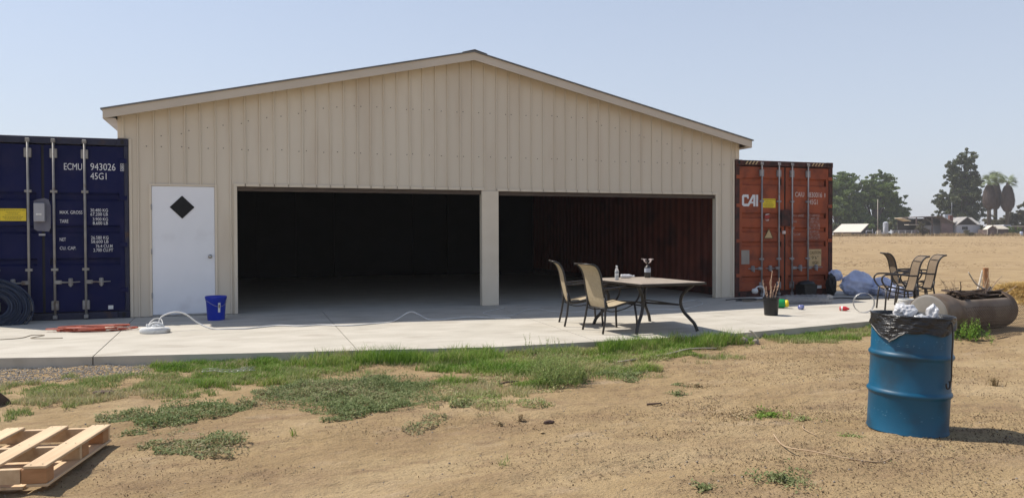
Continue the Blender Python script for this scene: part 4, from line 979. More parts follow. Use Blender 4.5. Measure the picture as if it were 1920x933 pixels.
skp = [('planter_pot', 'square black planter of dry canes behind the tank, just right of the brown chairs', (13.9, -3.25, -.17), .20, .36), ('planter_pot', 'round black planter behind the tank, below the orange stake', (14.95, -3.05, -.17), .22, .42), ('planter_pot', 'low black planter at the edge of the slab between the other two planters', (14.4, -3.55, -.17), .2, .28)]
for nm, lb_, lc, r, h in skp:
    t = thing(nm, lb_, 'planter', lc); MB().lathe([(0, 0), (r*.85, 0), (r*.98, h-.03), (r*1.05, h-.03), (r*1.05, h), (r*.95, h), (r*.9, h-.05), (0, h-.05)], 20).build('pot', 'black_plastic', t, sharp=40)
    for k in range(9):
        a = random.uniform(0, 6.28); q0 = random.uniform(0, r*.7); hh = random.uniform(.15, .42); lean_ = random.uniform(-.25, .25)
        MB().tube(spline([(q0*cos(a), q0*sin(a), h-.05), (q0*cos(a)+lean_*.4, q0*sin(a), h+hh*.5), (q0*cos(a)+lean_, q0*sin(a)+.03, h+hh)], 3), .006, 5, r1=.003).build('cane', 'stick', t)
wsk = MB().box(-.045, -.022, -.1, .045, .022, .82, ch=.004).build('wooden_stake', 'stake'); wsk.location = (15.9, -2.3, -.18); wsk.rotation_euler = (radians(1), radians(-1.5), radians(-20)); setp(wsk, 'orange brown wooden stake standing upright behind the scrap tank', 'stake')

# ------------------------------------------------------------------ plants
def cloud_mesh(name, verts, nv, faces_per, tint, m):
    """verts (K, nv, 3); faces_per: list of tuples of local indices (tri or quad)"""
    K = len(verts); me = bpy.data.meshes.new(name); me.vertices.add(K*nv); me.vertices.foreach_set('co', verts.astype(np.float32).ravel())
    loops = []; 
    base = (np.arange(K)*nv)[:, None]
    idx = np.concatenate([base+np.array(f)[None] for f in faces_per], 1)
    tot = np.array([len(f) for f in faces_per]); starts = np.concatenate([[0], np.cumsum(tot)[:-1]])
    me.loops.add(idx.size); me.loops.foreach_set('vertex_index', idx.astype(np.int32).ravel())
    me.polygons.add(K*len(faces_per))
    me.polygons.foreach_set('loop_start', ((np.arange(K)*tot.sum())[:, None]+starts[None]).astype(np.int32).ravel())
    me.polygons.foreach_set('loop_total', np.tile(tot, K).astype(np.int32)); me.update(calc_edges=True)
    at = me.attributes.new('tint', 'FLOAT', 'POINT'); at.data.foreach_set('value', np.repeat(tint, nv).astype(np.float32))
    me.materials.append(MT[m]); return me
def in_poly(px, py, poly):
    c = np.zeros(len(px), bool); n = len(poly)
    for i in range(n):
        x1, y1 = poly[i]; x2, y2 = poly[i-1]
        cond = ((y1 > py) != (y2 > py)) & (px < (x2-x1)*(py-y1)/(y2-y1+1e-12)+x1); c ^= cond
    return c
def scatter(poly, dens, seed=0, fray=.22, holes=.0):
    poly = np.array(poly); lo = poly.min(0)-.3; hi = poly.max(0)+.3; n = int((hi-lo).prod()*dens)
    p = RNG.uniform(lo, hi, (n, 2)); j = (np.stack([fbm(p[:, 0]*2.2, p[:, 1]*2.2, 4, seed+3), fbm(p[:, 0]*2.2+9, p[:, 1]*2.2, 4, seed+7)], 1)-.47)*fray*4
    k = in_poly(p[:, 0]+j[:, 0], p[:, 1]+j[:, 1], poly)
    k &= p[:, 1] < slab_edge(p[:, 0])-.012
    if holes: k &= (fbm(p[:, 0]*3.1, p[:, 1]*3.1, 4, seed+31) > holes+RNG.uniform(-.06, .06, n))
    return p[k]
def blades(p, h0, h1, wd, lean_, seed, dry=.15, clump=True):
    n = len(p); z = gz(p[:, 0], p[:, 1]); a = RNG.uniform(0, 2*pi, n); h = RNG.uniform(h0, h1, n)
    if clump: h *= .3+1.9*fbm(p[:, 0]*4, p[:, 1]*4, 3, seed)**1.2
    l = h*RNG.uniform(.2, 1, n)*lean_; dx, dy = np.cos(a)*l, np.sin(a)*l; b = a+pi/2+RNG.uniform(-.6, .6, n); wx, wy = np.cos(b)*wd/2, np.sin(b)*wd/2
    B0 = np.stack([p[:, 0], p[:, 1], z-.004], 1); W = np.stack([wx, wy, 0*wx], 1)
    M1 = B0+np.stack([dx*.35, dy*.35, h*.6], 1); T1 = B0+np.stack([dx, dy, h*.98], 1)
    V = np.stack([B0-W, B0+W, M1+W*.8, M1-W*.8, T1], 1)
    t = np.clip(fbm(p[:, 0]*1.5, p[:, 1]*1.5, 3, seed+5)*1.5-.2+RNG.normal(0, .17, n)-dry, 0, 1); t[RNG.random(n) < dry*.6] = .02
    return V, t
BF = [(0, 1, 2, 3), (3, 2, 4)]
def leaves(p, h0, h1, size, seed, per=1, dry=.1, dome=.0):
    n = len(p); z = gz(p[:, 0], p[:, 1]); hh = (fbm(p[:, 0]*7, p[:, 1]*7, 3, seed)*2.6-.7).clip(.12, 1.5)
    c = np.stack([p[:, 0], p[:, 1], z+RNG.uniform(h0, h1, n)*hh], 1)
    th = RNG.uniform(0, 2*pi, n); tl = RNG.normal(0, .55, n); s = size*RNG.uniform(.6, 1.3, n)
    u = np.stack([np.cos(th)*np.cos(tl), np.sin(th)*np.cos(tl), np.sin(tl)], 1)*s[:, None]
    r = RNG.normal(0, .45, n); v = np.stack([-np.sin(th)*np.cos(r), np.cos(th)*np.cos(r), np.sin(r)], 1)*(s*.42)[:, None]
    V = np.stack([c-u, c+v, c+u, c-v], 1)
    t = np.clip(fbm(p[:, 0]*2.5, p[:, 1]*2.5, 3, seed+9)*1.6-.25+RNG.normal(0, .2, n)-dry, 0, 1)
    return V, t
LF = [(0, 1, 2, 3)]
P = {}
P['lush'] = [(0.59, -4.65), (1.0, -4.2), (1.63, -4.1), (2.13, -3.92), (2.65, -3.84), (3.31, -3.98), (4.21, -4.06), (4.83, -4.45), (5.48, -4.4), (6.26, -4.11), (7.08, -3.8), (8.25, -4.0), (8.2, -4.85), (7.58, -5.05), (6.66, -5.45), (6.15, -5.58), (5.67, -6.3), (5.17, -6.3), (4.53, -6.5), (4.06, -6.25), (3.75, -6.2), (3.5, -5.5), (3.57, -5.0), (3.16, -5.0), (2.5, -5.05), (2.29, -5.3), (1.85, -5.6), (1.44, -5.61), (0.91, -5.26)]
P['edge'] = [(2.2, -4.2), (3.3, -4.3), (4.6, -4.5), (4.75, -5.1), (3.6, -5.05), (2.6, -4.8), (2.2, -4.7)]
P['tall'] = [(6.1, -4.6), (8.1, -4.5), (8.2, -4.85), (7.5, -5.1), (6.7, -5.15), (6.0, -5.0)]
P['mid'] = [(-.8, -4.9), (-.3, -4.75), (0.3, -4.75), (.8, -4.7), (1.42, -4.95), (2.32, -5.1), (2.6, -5.4), (2.15, -5.75), (1.84, -5.95), (1.35, -5.9), (0.96, -5.95), (0.6, -6.0), (0.45, -6.5), (0.0, -6.45), (-0.3, -6.6), (-0.7, -5.8)]
P['creepA'] = [(1.81, -6.44), (2.04, -6.05), (2.48, -5.85), (3.03, -5.8), (3.35, -6.3), (3.5, -6.75), (3.4, -7.16), (3.09, -7.45), (2.89, -7.5), (2.65, -7.7), (2.43, -7.5), (2.29, -7.15), (2.0, -6.95)]
P['creepB'] = [(0.63, -6.87), (0.84, -6.6), (1.1, -6.55), (1.47, -6.68), (1.67, -6.9), (1.61, -7.2), (1.36, -7.24), (1.18, -7.4), (1.06, -7.5), (0.84, -7.13)]
P['creepC'] = [(1.13, -8.11), (1.2, -7.86), (1.39, -7.8), (1.58, -7.95), (1.71, -8.22), (1.67, -8.38), (1.52, -8.38), (1.32, -8.35)]
P['bush'] = [(4.25, -7.0), (4.45, -6.3), (4.75, -6.1), (5.05, -6.4), (4.95, -6.9), (4.6, -7.1)]
P['under'] = [(3.6, -6.35), (4.38, -6.55), (4.25, -7.5), (3.9, -7.6), (3.6, -7.3), (3.49, -6.92)]
P['patchH'] = [(5.24, -5.98), (5.6, -5.8), (5.93, -6.0), (5.77, -6.54), (5.76, -6.95), (5.6, -7.05), (5.49, -6.84), (5.22, -6.51)]
P['right'] = [(8.72, -4.4), (9.62, -4.1), (10.63, -4.0), (11.78, -3.83), (11.3, -4.6), (10.51, -4.85), (9.51, -5.05), (8.89, -5.05), (8.47, -4.93)]
P['dry'] = [(2.95, -7.94), (3.14, -7.76), (3.34, -7.89), (3.42, -8.15), (3.25, -8.3), (3.01, -8.26)]
def stuff(name, parts, m, faces, label=None, cat=None, nv=None, kind='stuff'):
    V = np.concatenate([a for a, b in parts]); t = np.concatenate([b for a, b in parts])
    me = cloud_mesh(name, V, V.shape[1], faces, t, m); return setp(link(name, me), label, cat, kind=kind)
stuff('grass', [blades(scatter(P['lush'], 9500, 1, .6, .30), .02, .075, .006, 1.2, 1, .05), blades(scatter(P['edge'], 4200, 2, .35, .2), .05, .17, .006, 1.0, 2, .0), blades(scatter(P['right'], 4500, 68, .3, .44), .02, .08, .006, .9, 68, .0), blades(scatter(P['tall'], 7500, 3, .25), .06, .19, .006, .8, 3, .0)], 'lush', BF,
    'lush green grass growing along the front edge of the concrete slab', 'grass')
stuff('grass', [leaves(scatter(P['under'], 5500, 61, .4, .3), .004, .06, .013, 61, dry=.2), leaves(scatter([(5.0, -5.0), (7.3, -5.1), (6.9, -5.6), (5.9, -5.8), (5.2, -5.6)], 3800, 62, .4, .3), .004, .06, .013, 62, dry=.1)], 'pale_grass', LF, 'low dusty clover among the grass in front of the table', 'clover')
stuff('grass', [blades(scatter(P['mid'], 6500, 4, .6, .36), .015, .055, .006, 1.2, 4, .12), blades(scatter(P['right'], 5200, 5, .3, .30), .02, .06, .006, .9, 5, .12), blades(scatter(P['under'], 3200, 6, .5, .4), .02, .06, .005, 1, 6, .3), blades(scatter(P['lush'], 3200, 7, 1.2, .30), .02, .06, .0055, 1.1, 7, .2), blades(scatter(P['under'], 2500, 8, 1.5, .40), .02, .05, .0055, 1.1, 8, .2)], 'pale_grass', BF,
    'short pale dusty grass thinning out into the bare dirt', 'grass')
stuff('weed_patch', [leaves(scatter(P['creepA'], 9500, 8, .28, .24), .005, .07, .014, 8, dry=0.02), leaves(scatter(P['creepA'], 5000, 81, .2, .24), .03, .10, .012, 81, dry=-.12), leaves(scatter(P['creepA'], 2600, 9, .9, .36), .002, .03, .012, 9, dry=.5)], 'creep', LF, 'largest grey green creeping weed patch in the middle of the yard', 'weed patch')
stuff('weed_patch', [leaves(scatter(P['creepB'], 9500, 10, .3, .25), .005, .08, .014, 10, dry=0.02), leaves(scatter(P['creepB'], 2600, 11, .9, .38), .002, .03, .012, 11, dry=.5)], 'creep', LF, 'creeping weed patch just beyond the pallet, left of the largest one', 'weed patch')
stuff('weed_patch', [leaves(scatter(P['creepC'], 10000, 12, .18, .22), .005, .075, .014, 12, dry=0.05)], 'creep', LF, 'small oval creeping weed patch right of the wooden pallet, nearest the camera', 'weed patch')
stuff('weed_patch', [leaves(scatter(P['patchH'], 9000, 13, .3, .25), .005, .07, .014, 13, dry=.1)], 'creep', LF, 'weed patch in front of the chairs, right of the leafy bush', 'weed patch')
stuff('weed_patch', [leaves(scatter(P['dry'], 5200, 14, .3, .34), .003, .05, .013, 14, dry=.5)], 'creep', LF, 'half dead brownish weed patch below the right end of the largest patch', 'weed patch')
def sprigs(p, h0, h1, seed, nl=26, ls=.012):
    out = []; ts = []
    for i, (x, y) in enumerate(p):
        h = RNG.uniform(h0, h1); a = RNG.uniform(0, 6.28); l = RNG.uniform(0, .45)*h; z = float(gz(x, y)); k = np.linspace(.08, 1, nl)
        c = np.stack([x+np.cos(a)*l*k**1.5, y+np.sin(a)*l*k**1.5, z+h*k], 1); th = RNG.uniform(0, 2*pi, nl); s = ls*RNG.uniform(.6, 1.4, nl)*(1.25-.7*k)
        u = np.stack([np.cos(th), np.sin(th), RNG.uniform(.1, .9, nl)], 1)*s[:, None]; v = np.stack([-np.sin(th), np.cos(th), 0*th], 1)*(s*.4)[:, None]
        out.append(np.stack([c, c+u+v, c+u*2, c+u-v], 1)); ts.append(np.clip(RNG.normal(.6, .2, nl), 0, 1))
        st_ = np.stack([c[0], c[0]+[.003, 0, 0], c[-1]+[.002, 0, 0], c[-1]], 0)[None]; out.append(st_); ts.append(np.array([.2]))
    return np.concatenate(out), np.concatenate(ts)
stuff('weed_bush', [sprigs(scatter(P['bush'], 420, 15, .2), .12, .34, 15, 30, .013), leaves(scatter(P['bush'], 3000, 15, .3), .01, .08, .014, 15, dry=.1)], 'pale_grass', LF, 'upright leafy weed bush between the largest patch and the table', 'bush', kind='stuff')
stuff('weed_patch', [sprigs(scatter([(5.0, -4.95), (5.7, -4.9), (5.8, -5.25), (5.1, -5.35)], 240, 16, .2), .10, .26, 16)], 'pale_grass', LF, 'leggy pale weeds at the slab edge left of the chairs', 'weed patch')
def tuft(c, r, n, h, m, label, seed, name='grass_tuft', lv=False, cat='grass tuft'):
    a = RNG.uniform(0, 6.28, n); q_ = r*np.abs(RNG.normal(0, .55, n))*(1+.5*np.sin(a*3+seed)); p = np.stack([c[0]+q_*np.cos(a), c[1]+q_*np.sin(a)], 1)
    V, t = leaves(p, .004, h, .013, seed, dry=.1) if lv else blades(p, h*.5, h, .0055, 1.2, seed, .15, False)
    me = cloud_mesh(name, V, V.shape[1], LF if lv else BF, t, m); setp(link(name, me), label, cat, kind='stuff')
tuft((5.99, -8.87), .07, 260, .05, 'pale_grass', 'smaller green tuft in the dirt just right of the bright tuft', 41, lv=True)
tuft((5.83, -8.65), .15, 900, .06, 'lush', 'short bright tuft on the dirt halfway between the table and the drum', 42, lv=True)
tuft((5.98, -9.42), .075, 420, .07, 'pale_grass', 'small leafy tuft at the left foot of the blue drum', 43, lv=True, name='leafy_tuft')
tuft((4.80, -10.15), .17, 950, .055, 'creep', 'grey green clump at the bottom of the picture, right of centre', 44, lv=True)
tuft((4.25, -10.13), .06, 300, .05, 'creep', 'tiny clump at the bottom edge of the picture, left of the grey green clump', 45, lv=True)
tuft((3.62, -8.25), .07, 130, .06, 'dryweed', 'dry weed sprig on the left of two, in front of the dark wood chunk', 46, lv=True)
tuft((3.82, -8.15), .05, 130, .07, 'dryweed', 'dry weed sprig on the right of two, in front of the dark wood chunk', 47, lv=True)
tuft((8.74, -8.33), .09, 70, .12, 'dryweed', 'yellow dry grass tuft in the dirt right of the drum', 48)
tuft((2.06, -8.1), .03, 16, .09, 'lush', 'sparse green sprout below the largest weed patch', 49)
tuft((3.3, -9.25), .05, 22, .07, 'pale_grass', 'thin grass sprout in the open dirt, centre foreground', 50)
tuft((5.98, -7.35), .16, 260, .05, 'dryweed', 'sparse dry patch in the dirt below the table', 51, lv=True)
tuft((5.6, -7.61), .09, 260, .05, 'creep', 'tiny green patch below the table', 52, lv=True)
tuft((5.6, -8.55), .5, 900, .035, 'dryweed', 'scattered dead weeds round the bright tuft in the yard', 53, lv=True)
# leafy plant at the tank
p_ = np.stack([RNG.normal(11.35, .16, 60), RNG.normal(-5.72, .12, 60)], 1)
stuff('leafy_weed', [sprigs(p_, .10, .32, 60, 22, .022)], 'lush', LF, 'bright leafy weed growing at the foot of the steel tank beside the drum', 'weed')
# leaf litter over the yard
def litter(n, box, seed, size, thr):
    p = np.stack([RNG.uniform(box[0], box[2], n), RNG.uniform(box[1], box[3], n)], 1)
    m_ = .5+(fbm(p[:, 0]*.9+4, p[:, 1]*1.8, 5, seed)-.47)*1.35+.10*np.clip((p[:, 0]-2.5)/5, 0, 1)+RNG.uniform(-.07, .07, n); p = p[m_ > thr]; p = p[p[:, 1] < slab_edge(p[:, 0])-.02]
    V, t = leaves(p, .0, .018, size, seed); t = RNG.uniform(0, 1, len(p))**1.3; return V, t
stuff('leaf_litter', [litter(15000, (4, -11.6, 7.6, -7.8), 78, .0095, .57), litter(62000, (-1, -11.8, 9.5, -4.6), 71, .0078, .64), litter(15000, (3.5, -11.8, 9.5, -5.6), 75, .0105, .66), litter(7000, (-1, -11.8, 9.5, -4.6), 72, .004, .35), litter(5000, (8, -9, 16, -4.4), 73, .012, .52)], 'litter', LF, 'dark dry leaf crumbs scattered over the dirt yard', 'leaf litter')
# gravel at the left slab edge
gv = []; gp = scatter([(-2.2, -3.4), (-.27, -3.85), (0.9, -4.2), (0.85, -4.75), (-.09, -4.75), (-.5, -5.1), (-1.6, -5.3)], 2200, 80, .4)
bm0 = bmesh.new(); bmesh.ops.create_icosphere(bm0, subdivisions=1, radius=1); iv = np.array([v.co[:] for v in bm0.verts]); ifc = [tuple(v.index for v in f.verts) for f in bm0.faces]; bm0.free()
K = len(gp); s_ = RNG.uniform(.003, .011, K); Vg = iv[None]*s_[:, None, None]*RNG.uniform(.6, 1.2, (K, 1, 3))*RNG.uniform(.8, 1.2, (K, 12, 1))
Vg = Vg+np.stack([gp[:, 0], gp[:, 1], gz(gp[:, 0], gp[:, 1])+s_*.3], 1)[:, None]
setp(link('gravel', cloud_mesh('gravel', Vg, 12, ifc, RNG.random(K), 'gravel')), 'grey gravel strip along the left end of the slab', 'gravel', kind='stuff')
gp = np.stack([RNG.uniform(0, 9, 900), RNG.uniform(-11.5, -4.7, 900)], 1); K = 900; s_ = RNG.uniform(.003, .009, K)
Vg = iv[None]*s_[:, None, None]*RNG.uniform(.6, 1.2, (K, 1, 3)); Vg = Vg+np.stack([gp[:, 0], gp[:, 1], gz(gp[:, 0], gp[:, 1])+s_*.2], 1)[:, None]
setp(link('pebbles', cloud_mesh('pebbles', Vg, 12, ifc, RNG.random(K), 'stone_b')), 'small pebbles and clods spread over the dirt yard', 'pebbles', kind='stuff')
def gs(x, y, dz_=0): return (x, y, float(gz(x, y))+dz_)
stick('stick', [gs(5.42, -9.25, .01), gs(5.32, -9.5, .02), gs(5.35, -9.75, .03), gs(5.45, -9.95, .015), gs(5.62, -10.05, .006), gs(5.78, -10.0, .006)], .006, 'stick', 'long curved pale stick lying in the dirt left of the drum')
stick('stick', [gs(5.85, -9.05, .01), gs(5.75, -9.18, .012), gs(5.72, -9.35, .01)], .0045, 'stick', 'short curved pale twig beside the long stick')
stick('branch', [gs(5.9, -5.75, .02), gs(6.6, -5.65, .03), gs(7.1, -5.4, .04), gs(7.6, -5.25, .03)], .011, 'stick_grey', 'long grey branch lying below the right end of the lush grass')
stick('branch', [gs(6.9, -5.5, .03), gs(7.05, -5.25, .05)], .007, 'stick_grey', 'short side twig by the long grey branch')
stick('stick', [gs(5.08, -7.95, .012), gs(5.18, -7.98, .02), gs(5.25, -7.9, .01)], .010, 'chunk', 'short dark twig in the middle of the bare dirt')
stick('stick', [gs(4.15, -6.62, .02), gs(4.25, -6.58, .03), gs(4.4, -6.5, .02)], .012, 'chunk', 'dark twig at the left of the leafy weed bush')
setp(crumple('wood_chunk', gs(3.98, -8.38, .012), .045, 'chunk', seed=91, sq=(1, .4, .35), amp=.2), 'dark lump of wood lying on bare dirt in the centre', 'wood chunk')
setp(crumple('wood_chip', gs(3.83, -8.62, .006), .016, 'cream_label', seed=92, sq=(1, .6, .3), amp=.2), 'small pale yellow chip just below the dark wood chunk', 'wood chip')
bt = thing('curved_pipe', 'short bent white pipe sticking out by the slab edge right of the grass', 'pipe', gs(8.55, -4.85, 0)); MB().tube(spline([(0, 0, 0), (-.02, .0, .06), (-.09, .02, .14), (-.13, .04, .16)], 4), .012, 8).build('pipe', 'cream_trim', bt)
for i, (x, y, s_) in enumerate(((8.2, -5.0, .06), (8.35, -5.06, .045))): setp(crumple('stone', gs(x, y, s_*.4), s_, 'stone_b', seed=95+i, amp=.25, sub=2), ['larger dark stone under the slab corner shadow', 'smaller dark stone under the slab corner shadow'][i], 'stone')
# clods turned up over the bare field
K = 16000; dd_ = 22+120*RNG.random(K)**1.5; uu_ = RNG.uniform(.10, .72, K)*dd_
fx_, fy_ = CAM.x+rt.x*uu_+fw.x*dd_, CAM.y+rt.y*uu_+fw.y*dd_; kk = (fbm(fx_*.12, fy_*.12, 4, 55)+RNG.uniform(-.1, .1, K) > .5) & ~((fx_ < 15.5) & (fy_ < 14)); fx_, fy_ = fx_[kk], fy_[kk]; K = len(fx_)
s_ = RNG.uniform(.012, .035, K)*(1+np.hypot(fx_, fy_)/90); Vg = iv[None]*s_[:, None, None]*RNG.uniform(.6, 1.2, (K, 1, 3))*np.array([1.4, 1.4, .5])+np.stack([fx_, fy_, gz(fx_, fy_)], 1)[:, None]
MT['clod'] = mat('turned soil', (.28, .19, .105), (.20, .135, .07), .95, scale=3)
setp(link('clods', cloud_mesh('clods', Vg, 12, ifc, RNG.random(K), 'clod')), 'dark clods scattered over the bare field', 'clods', kind='stuff')
# rusty bracket at far left edge
rbk = thing('iron_bracket', 'rusty bent iron bracket in the weeds at the left edge', 'scrap iron', gs(-.36, -6.1, 0), (0, 0, radians(20)))
MB().prism([(-.16, 0), (.15, 0), (.12, .045), (.0, .17), (-.05, .17), (-.09, .14), (-.11, .05)], -.03, .03).build('plate', 'scrap', rbk)
MB().tube([(-.02, -.032, .11), (-.02, .032, .11)], .02, 8).build('pin', 'steel', rbk)
# dirty wood scrap
setp(crumple('bark_piece', gs(.47, -5.85, .02), .09, 'chunk', seed=97, sq=(1, .5, .2), amp=.35), 'broken dark bark piece among the left weeds', 'bark')
# flattened wire mesh in the grass
wm = MB()
for i in range(9): wm.tube([gs(1.35+i*.06, -4.85+.02*sin(i), .045), gs(1.30+i*.06, -5.05, .055)], .0025, 3)
for j in range(4): wm.tube([gs(1.3+u*.55, -4.85-j*.065, .05+.01*sin(u*9)) for u in np.linspace(0, 1, 6)], .0025, 3)
setp(wm.build('netting_scrap', 'bright_wire'), 'scrap of pale wire mesh lying in the grass by the slab', 'wire mesh')
stuff('straw', [blades(np.stack([RNG.normal(18.6, .9, 5000), RNG.normal(-.9, .5, 5000)], 1), .02, .10, .02, 2.2, 90, .1, False)], 'straw', BF, 'yellow straw strewn behind the steel tank at the right edge', 'straw')
def mound(name, c, rx, ry_, h, m, label, cat):
    n = 24; V_ = []; F_ = []
    for j in range(9):
        for k in range(n):
            a = 2*pi*k/n; r_ = j/8; x = c[0]+rx*r_*cos(a)*(1+.1*sin(3*a)); y = c[1]+ry_*r_*sin(a); V_.append((x, y, float(gz(x, y))-.02+h*(1-r_**2)**1.3+(.04*sin(x*9)*sin(y*11))*(1-r_)))
    for j in range(8):
        for k in range(n): F_.append((j*n+k, (j+1)*n+k, (j+1)*n+(k+1) % n, j*n+(k+1) % n))
    return setp(MB().add(V_, F_, True).build(name, m), label, cat, kind='stuff')
MT['straw_solid'] = mat('straw bed', (.52, .37, .15), (.40, .27, .10), .9, scale=18, bump=.8, bscale=30)
mound('straw_heap', (18.7, -.9, 0), 1.6, .8, .30, 'straw_solid', 'low yellow straw heap behind the steel tank at the right edge', 'straw heap')
p2 = np.stack([RNG.normal(18.7, .7, 5000), RNG.normal(-1.1, .35, 5000)], 1); Vs, ts = blades(p2, .05, .14, .02, 2.5, 91, .1, False); Vs[:, :, 2] += (.30*np.clip(1-((p2[:, 0]-18.7)/1.6)**2-((p2[:, 1]+.9)/.8)**2, 0, 1))[:, None]
setp(link('straw', cloud_mesh('straw', Vs, 5, BF, ts, 'straw')), 'loose straws on top of the yellow straw heap', 'straw', kind='stuff')

# ------------------------------------------------------------------ farmyard beyond the field, in its own axes: u along the field edge, d away from it
FW2 = Vector((sin(YAW), cos(YAW), 0)); RT2 = Vector((cos(YAW), -sin(YAW), 0))
def yard(u, d, z=None):
    p = Vector((CAM.x, CAM.y, 0))+RT2*u+FW2*d; p.z = float(gz(p.x, p.y)) if z is None else z; return p
FR = -YAW          # rotation of things built in yard axes
def yz(u, d): return yard(u, d).z
def far_thing(name, label, cat, u, d, group=None, rz=0): return thing(name, label, cat, yard(u, d), (0, 0, FR+rz), group)
def leaf_tree(name, label, u, d, H, lobes, m, nleaf, leaf, trunk_r=.35, seed=1, cat='tree', group=None, limbs=True, hole=.0):
    t = far_thing(name, label, cat, u, d, group); z0 = 0
    rng = np.random.default_rng(seed); V = []; tint = []
    lobes = list(lobes); hi_ = [l for l in lobes if l[2] > H*.35]
    if H > 5:
        for _ in range(22):
            l = hi_[rng.integers(len(hi_))]; a_ = rng.uniform(-2.6, 2.6); e_ = rng.uniform(-.1, 1.2); r_ = rng.uniform(.45, 1.0)*l[3]/2.4
            lobes.append((l[0]+l[3]*1.05*sin(a_)*cos(e_), l[1]-l[4]*cos(a_)*cos(e_)*.8, l[2]+l[5]*1.08*sin(e_), r_, r_, r_*.8))
    wts = np.array([l[3]*l[4]*l[5] for l in lobes])**.67; wts /= wts.sum()
    for (cx, cy, cz, rx, ry_, rz), wq in zip(lobes, wts):
        n = int(nleaf*wq); dd = rng.normal(size=(n, 3)); dd /= np.linalg.norm(dd, axis=1)[:, None]
        nb = max(10, int(n/95)); cd_ = rng.normal(size=(nb, 3)); cd_ /= np.linalg.norm(cd_, axis=1)[:, None]; cr_ = rng.uniform(.2, 1.25, nb)**.65
        cc = cd_*cr_[:, None]; ci = rng.integers(0, nb, n); off = dd*(rng.uniform(0, 1, n)**.5*(rng.uniform(.07, .36, nb)[ci]))[:, None]*np.array([1.15, 1.15, .75])
        pnt = cc[ci]+off; P_ = np.array([cx, cy, cz])+pnt*np.array([rx, ry_, rz])
        P_ = P_[P_[:, 2] > .3]; n = len(P_); ci = ci[:n]
        a = rng.normal(size=(n, 3)); a /= np.linalg.norm(a, axis=1)[:, None]; b = np.cross(a, rng.normal(size=(n, 3))); b /= np.linalg.norm(b, axis=1)[:, None]; s = leaf*rng.uniform(.5, 1.3, n)[:, None]
        V.append(np.stack([P_-a*s, P_+b*s*.55, P_+a*s, P_-b*s*.55], 1)); tint.append(np.clip(rng.normal(.45, .16, nb)[ci]+rng.normal(0, .14, n), 0, 1))
    me = cloud_mesh('crown', np.concatenate(V), 4, LF, np.concatenate(tint), m)
    link('crown', me, None, t)
    tr = MB(); tr.tube(spline([(0, 0, -.3), (.1, 0, H*.2), (-.1, .1, H*.45), (.1, 0, H*.75)], 4), trunk_r, 8, r1=trunk_r*.25)
    for (cx, cy, cz, rx, ry_, rz) in lobes: tr.tube(spline([(0, 0, H*.12), (cx*.45, cy*.45, H*.12+(cz-H*.12)*.5), (cx, cy, cz+rz*.4)], 3), trunk_r*.45, 6, r1=.04)
    tr.build('trunk', 'bark', t); return t
rl = random.Random(5)
def lobes_of(n, w, h0, h1, r0, r1, prof=lambda k: 1):
    out = []
    for i in range(n):
        k = i/(n-1) if n > 1 else .5; z = h0+(h1-h0)*k; ww = w*prof(k)
        out.append((rl.uniform(-ww, ww), rl.uniform(-w*.6, w*.6), z, rl.uniform(r0, r1), rl.uniform(r0, r1), rl.uniform(r0, r1)*.85))
    return out
G1 = 'broad green trees behind the low pale roof'
leaf_tree('shade_tree', 'broad green tree directly right of the orange container, tallest of its row', 73.0, 175, 14, lobes_of(17, 4.4, 2.2, 12.6, 1.9, 3.2, lambda k: 1.25-.6*k), 'tree_green', 56000, .22, .4, 3, group=G1)
leaf_tree('shade_tree', 'rounded green tree standing behind the grey silo', 81.5, 176, 13, lobes_of(17, 4.6, 2.2, 11.8, 1.8, 3.0, lambda k: 1.2-.5*k), 'tree_green', 56000, .22, .4, 4, group=G1)
leaf_tree('shade_tree', 'lower green tree at the right end of the row, towards the dark carport', 86.8, 178, 10, lobes_of(12, 3.2, 1.5, 9.6, 1.1, 2.1, lambda k: 1.1-.55*k), 'tree_green', 28000, .21, .3, 5, group=G1)
leaf_tree('shrub', 'dark shrub mass below the broad trees, left of the silo', 79.0, 172, 4, lobes_of(9, 9, 1.0, 2.6, 1.2, 2.0), 'euc_green', 9000, .25, .1, 15, 'shrub')
euc = [(1.2, 0, 18.0, 1.7, 1.7, 1.9), (.2, .5, 15.8, 2.1, 2, 2.2), (2.2, 0, 15.2, 1.6, 1.6, 2.4), (-2.6, 0, 14.8, 1.3, 1.4, 2.1), (-2.1, 0, 12.2, 1.6, 1.8, 1.8), (.6, .4, 12.6, 2.8, 2.6, 2.3), (2.4, 0, 11.6, 2.2, 2.2, 2.4), (-5.0, 0, 8.4, 1.4, 1.5, 2.2), (-3.2, .3, 7.8, 2.3, 2.2, 2.2), (0, 0, 8.8, 3.2, 3, 2.5), (2.6, .3, 8.2, 2.8, 2.6, 2.4), (-4.4, 0, 4.6, 2.0, 2, 1.7), (-1.6, 0, 4.4, 2.9, 2.5, 2.2), (2.0, 0, 4.4, 2.9, 2.5, 2.2)]
leaf_tree('eucalyptus_tree', 'tall uneven eucalyptus, the tallest tree, behind the farmhouse', 103.3, 180, 18, euc, 'euc_green', 66000, .21, .55, 6)
leaf_tree('eucalyptus_tree', 'shorter dark tree between the tall eucalyptus and the palms', 106.5, 186, 13, lobes_of(12, 2.4, 1.8, 12.0, 1.3, 2.3, lambda k: 1.15-.6*k), 'euc_green', 26000, .21, .4, 7)
leaf_tree('olive_tree', 'brownish olive tree right of the palms', 111.5, 168, 7, lobes_of(12, 4.2, 1.0, 5.4, 1.4, 2.2, lambda k: 1.2-.6*k), 'olive', 24000, .18, .25, 8)
leaf_tree('olive_tree', 'brownish thicket under the palms, behind the long low roof', 104.2, 166, 5, lobes_of(10, 3.2, 1.0, 3.9, 1.2, 1.8), 'olive', 17000, .18, .2, 9)
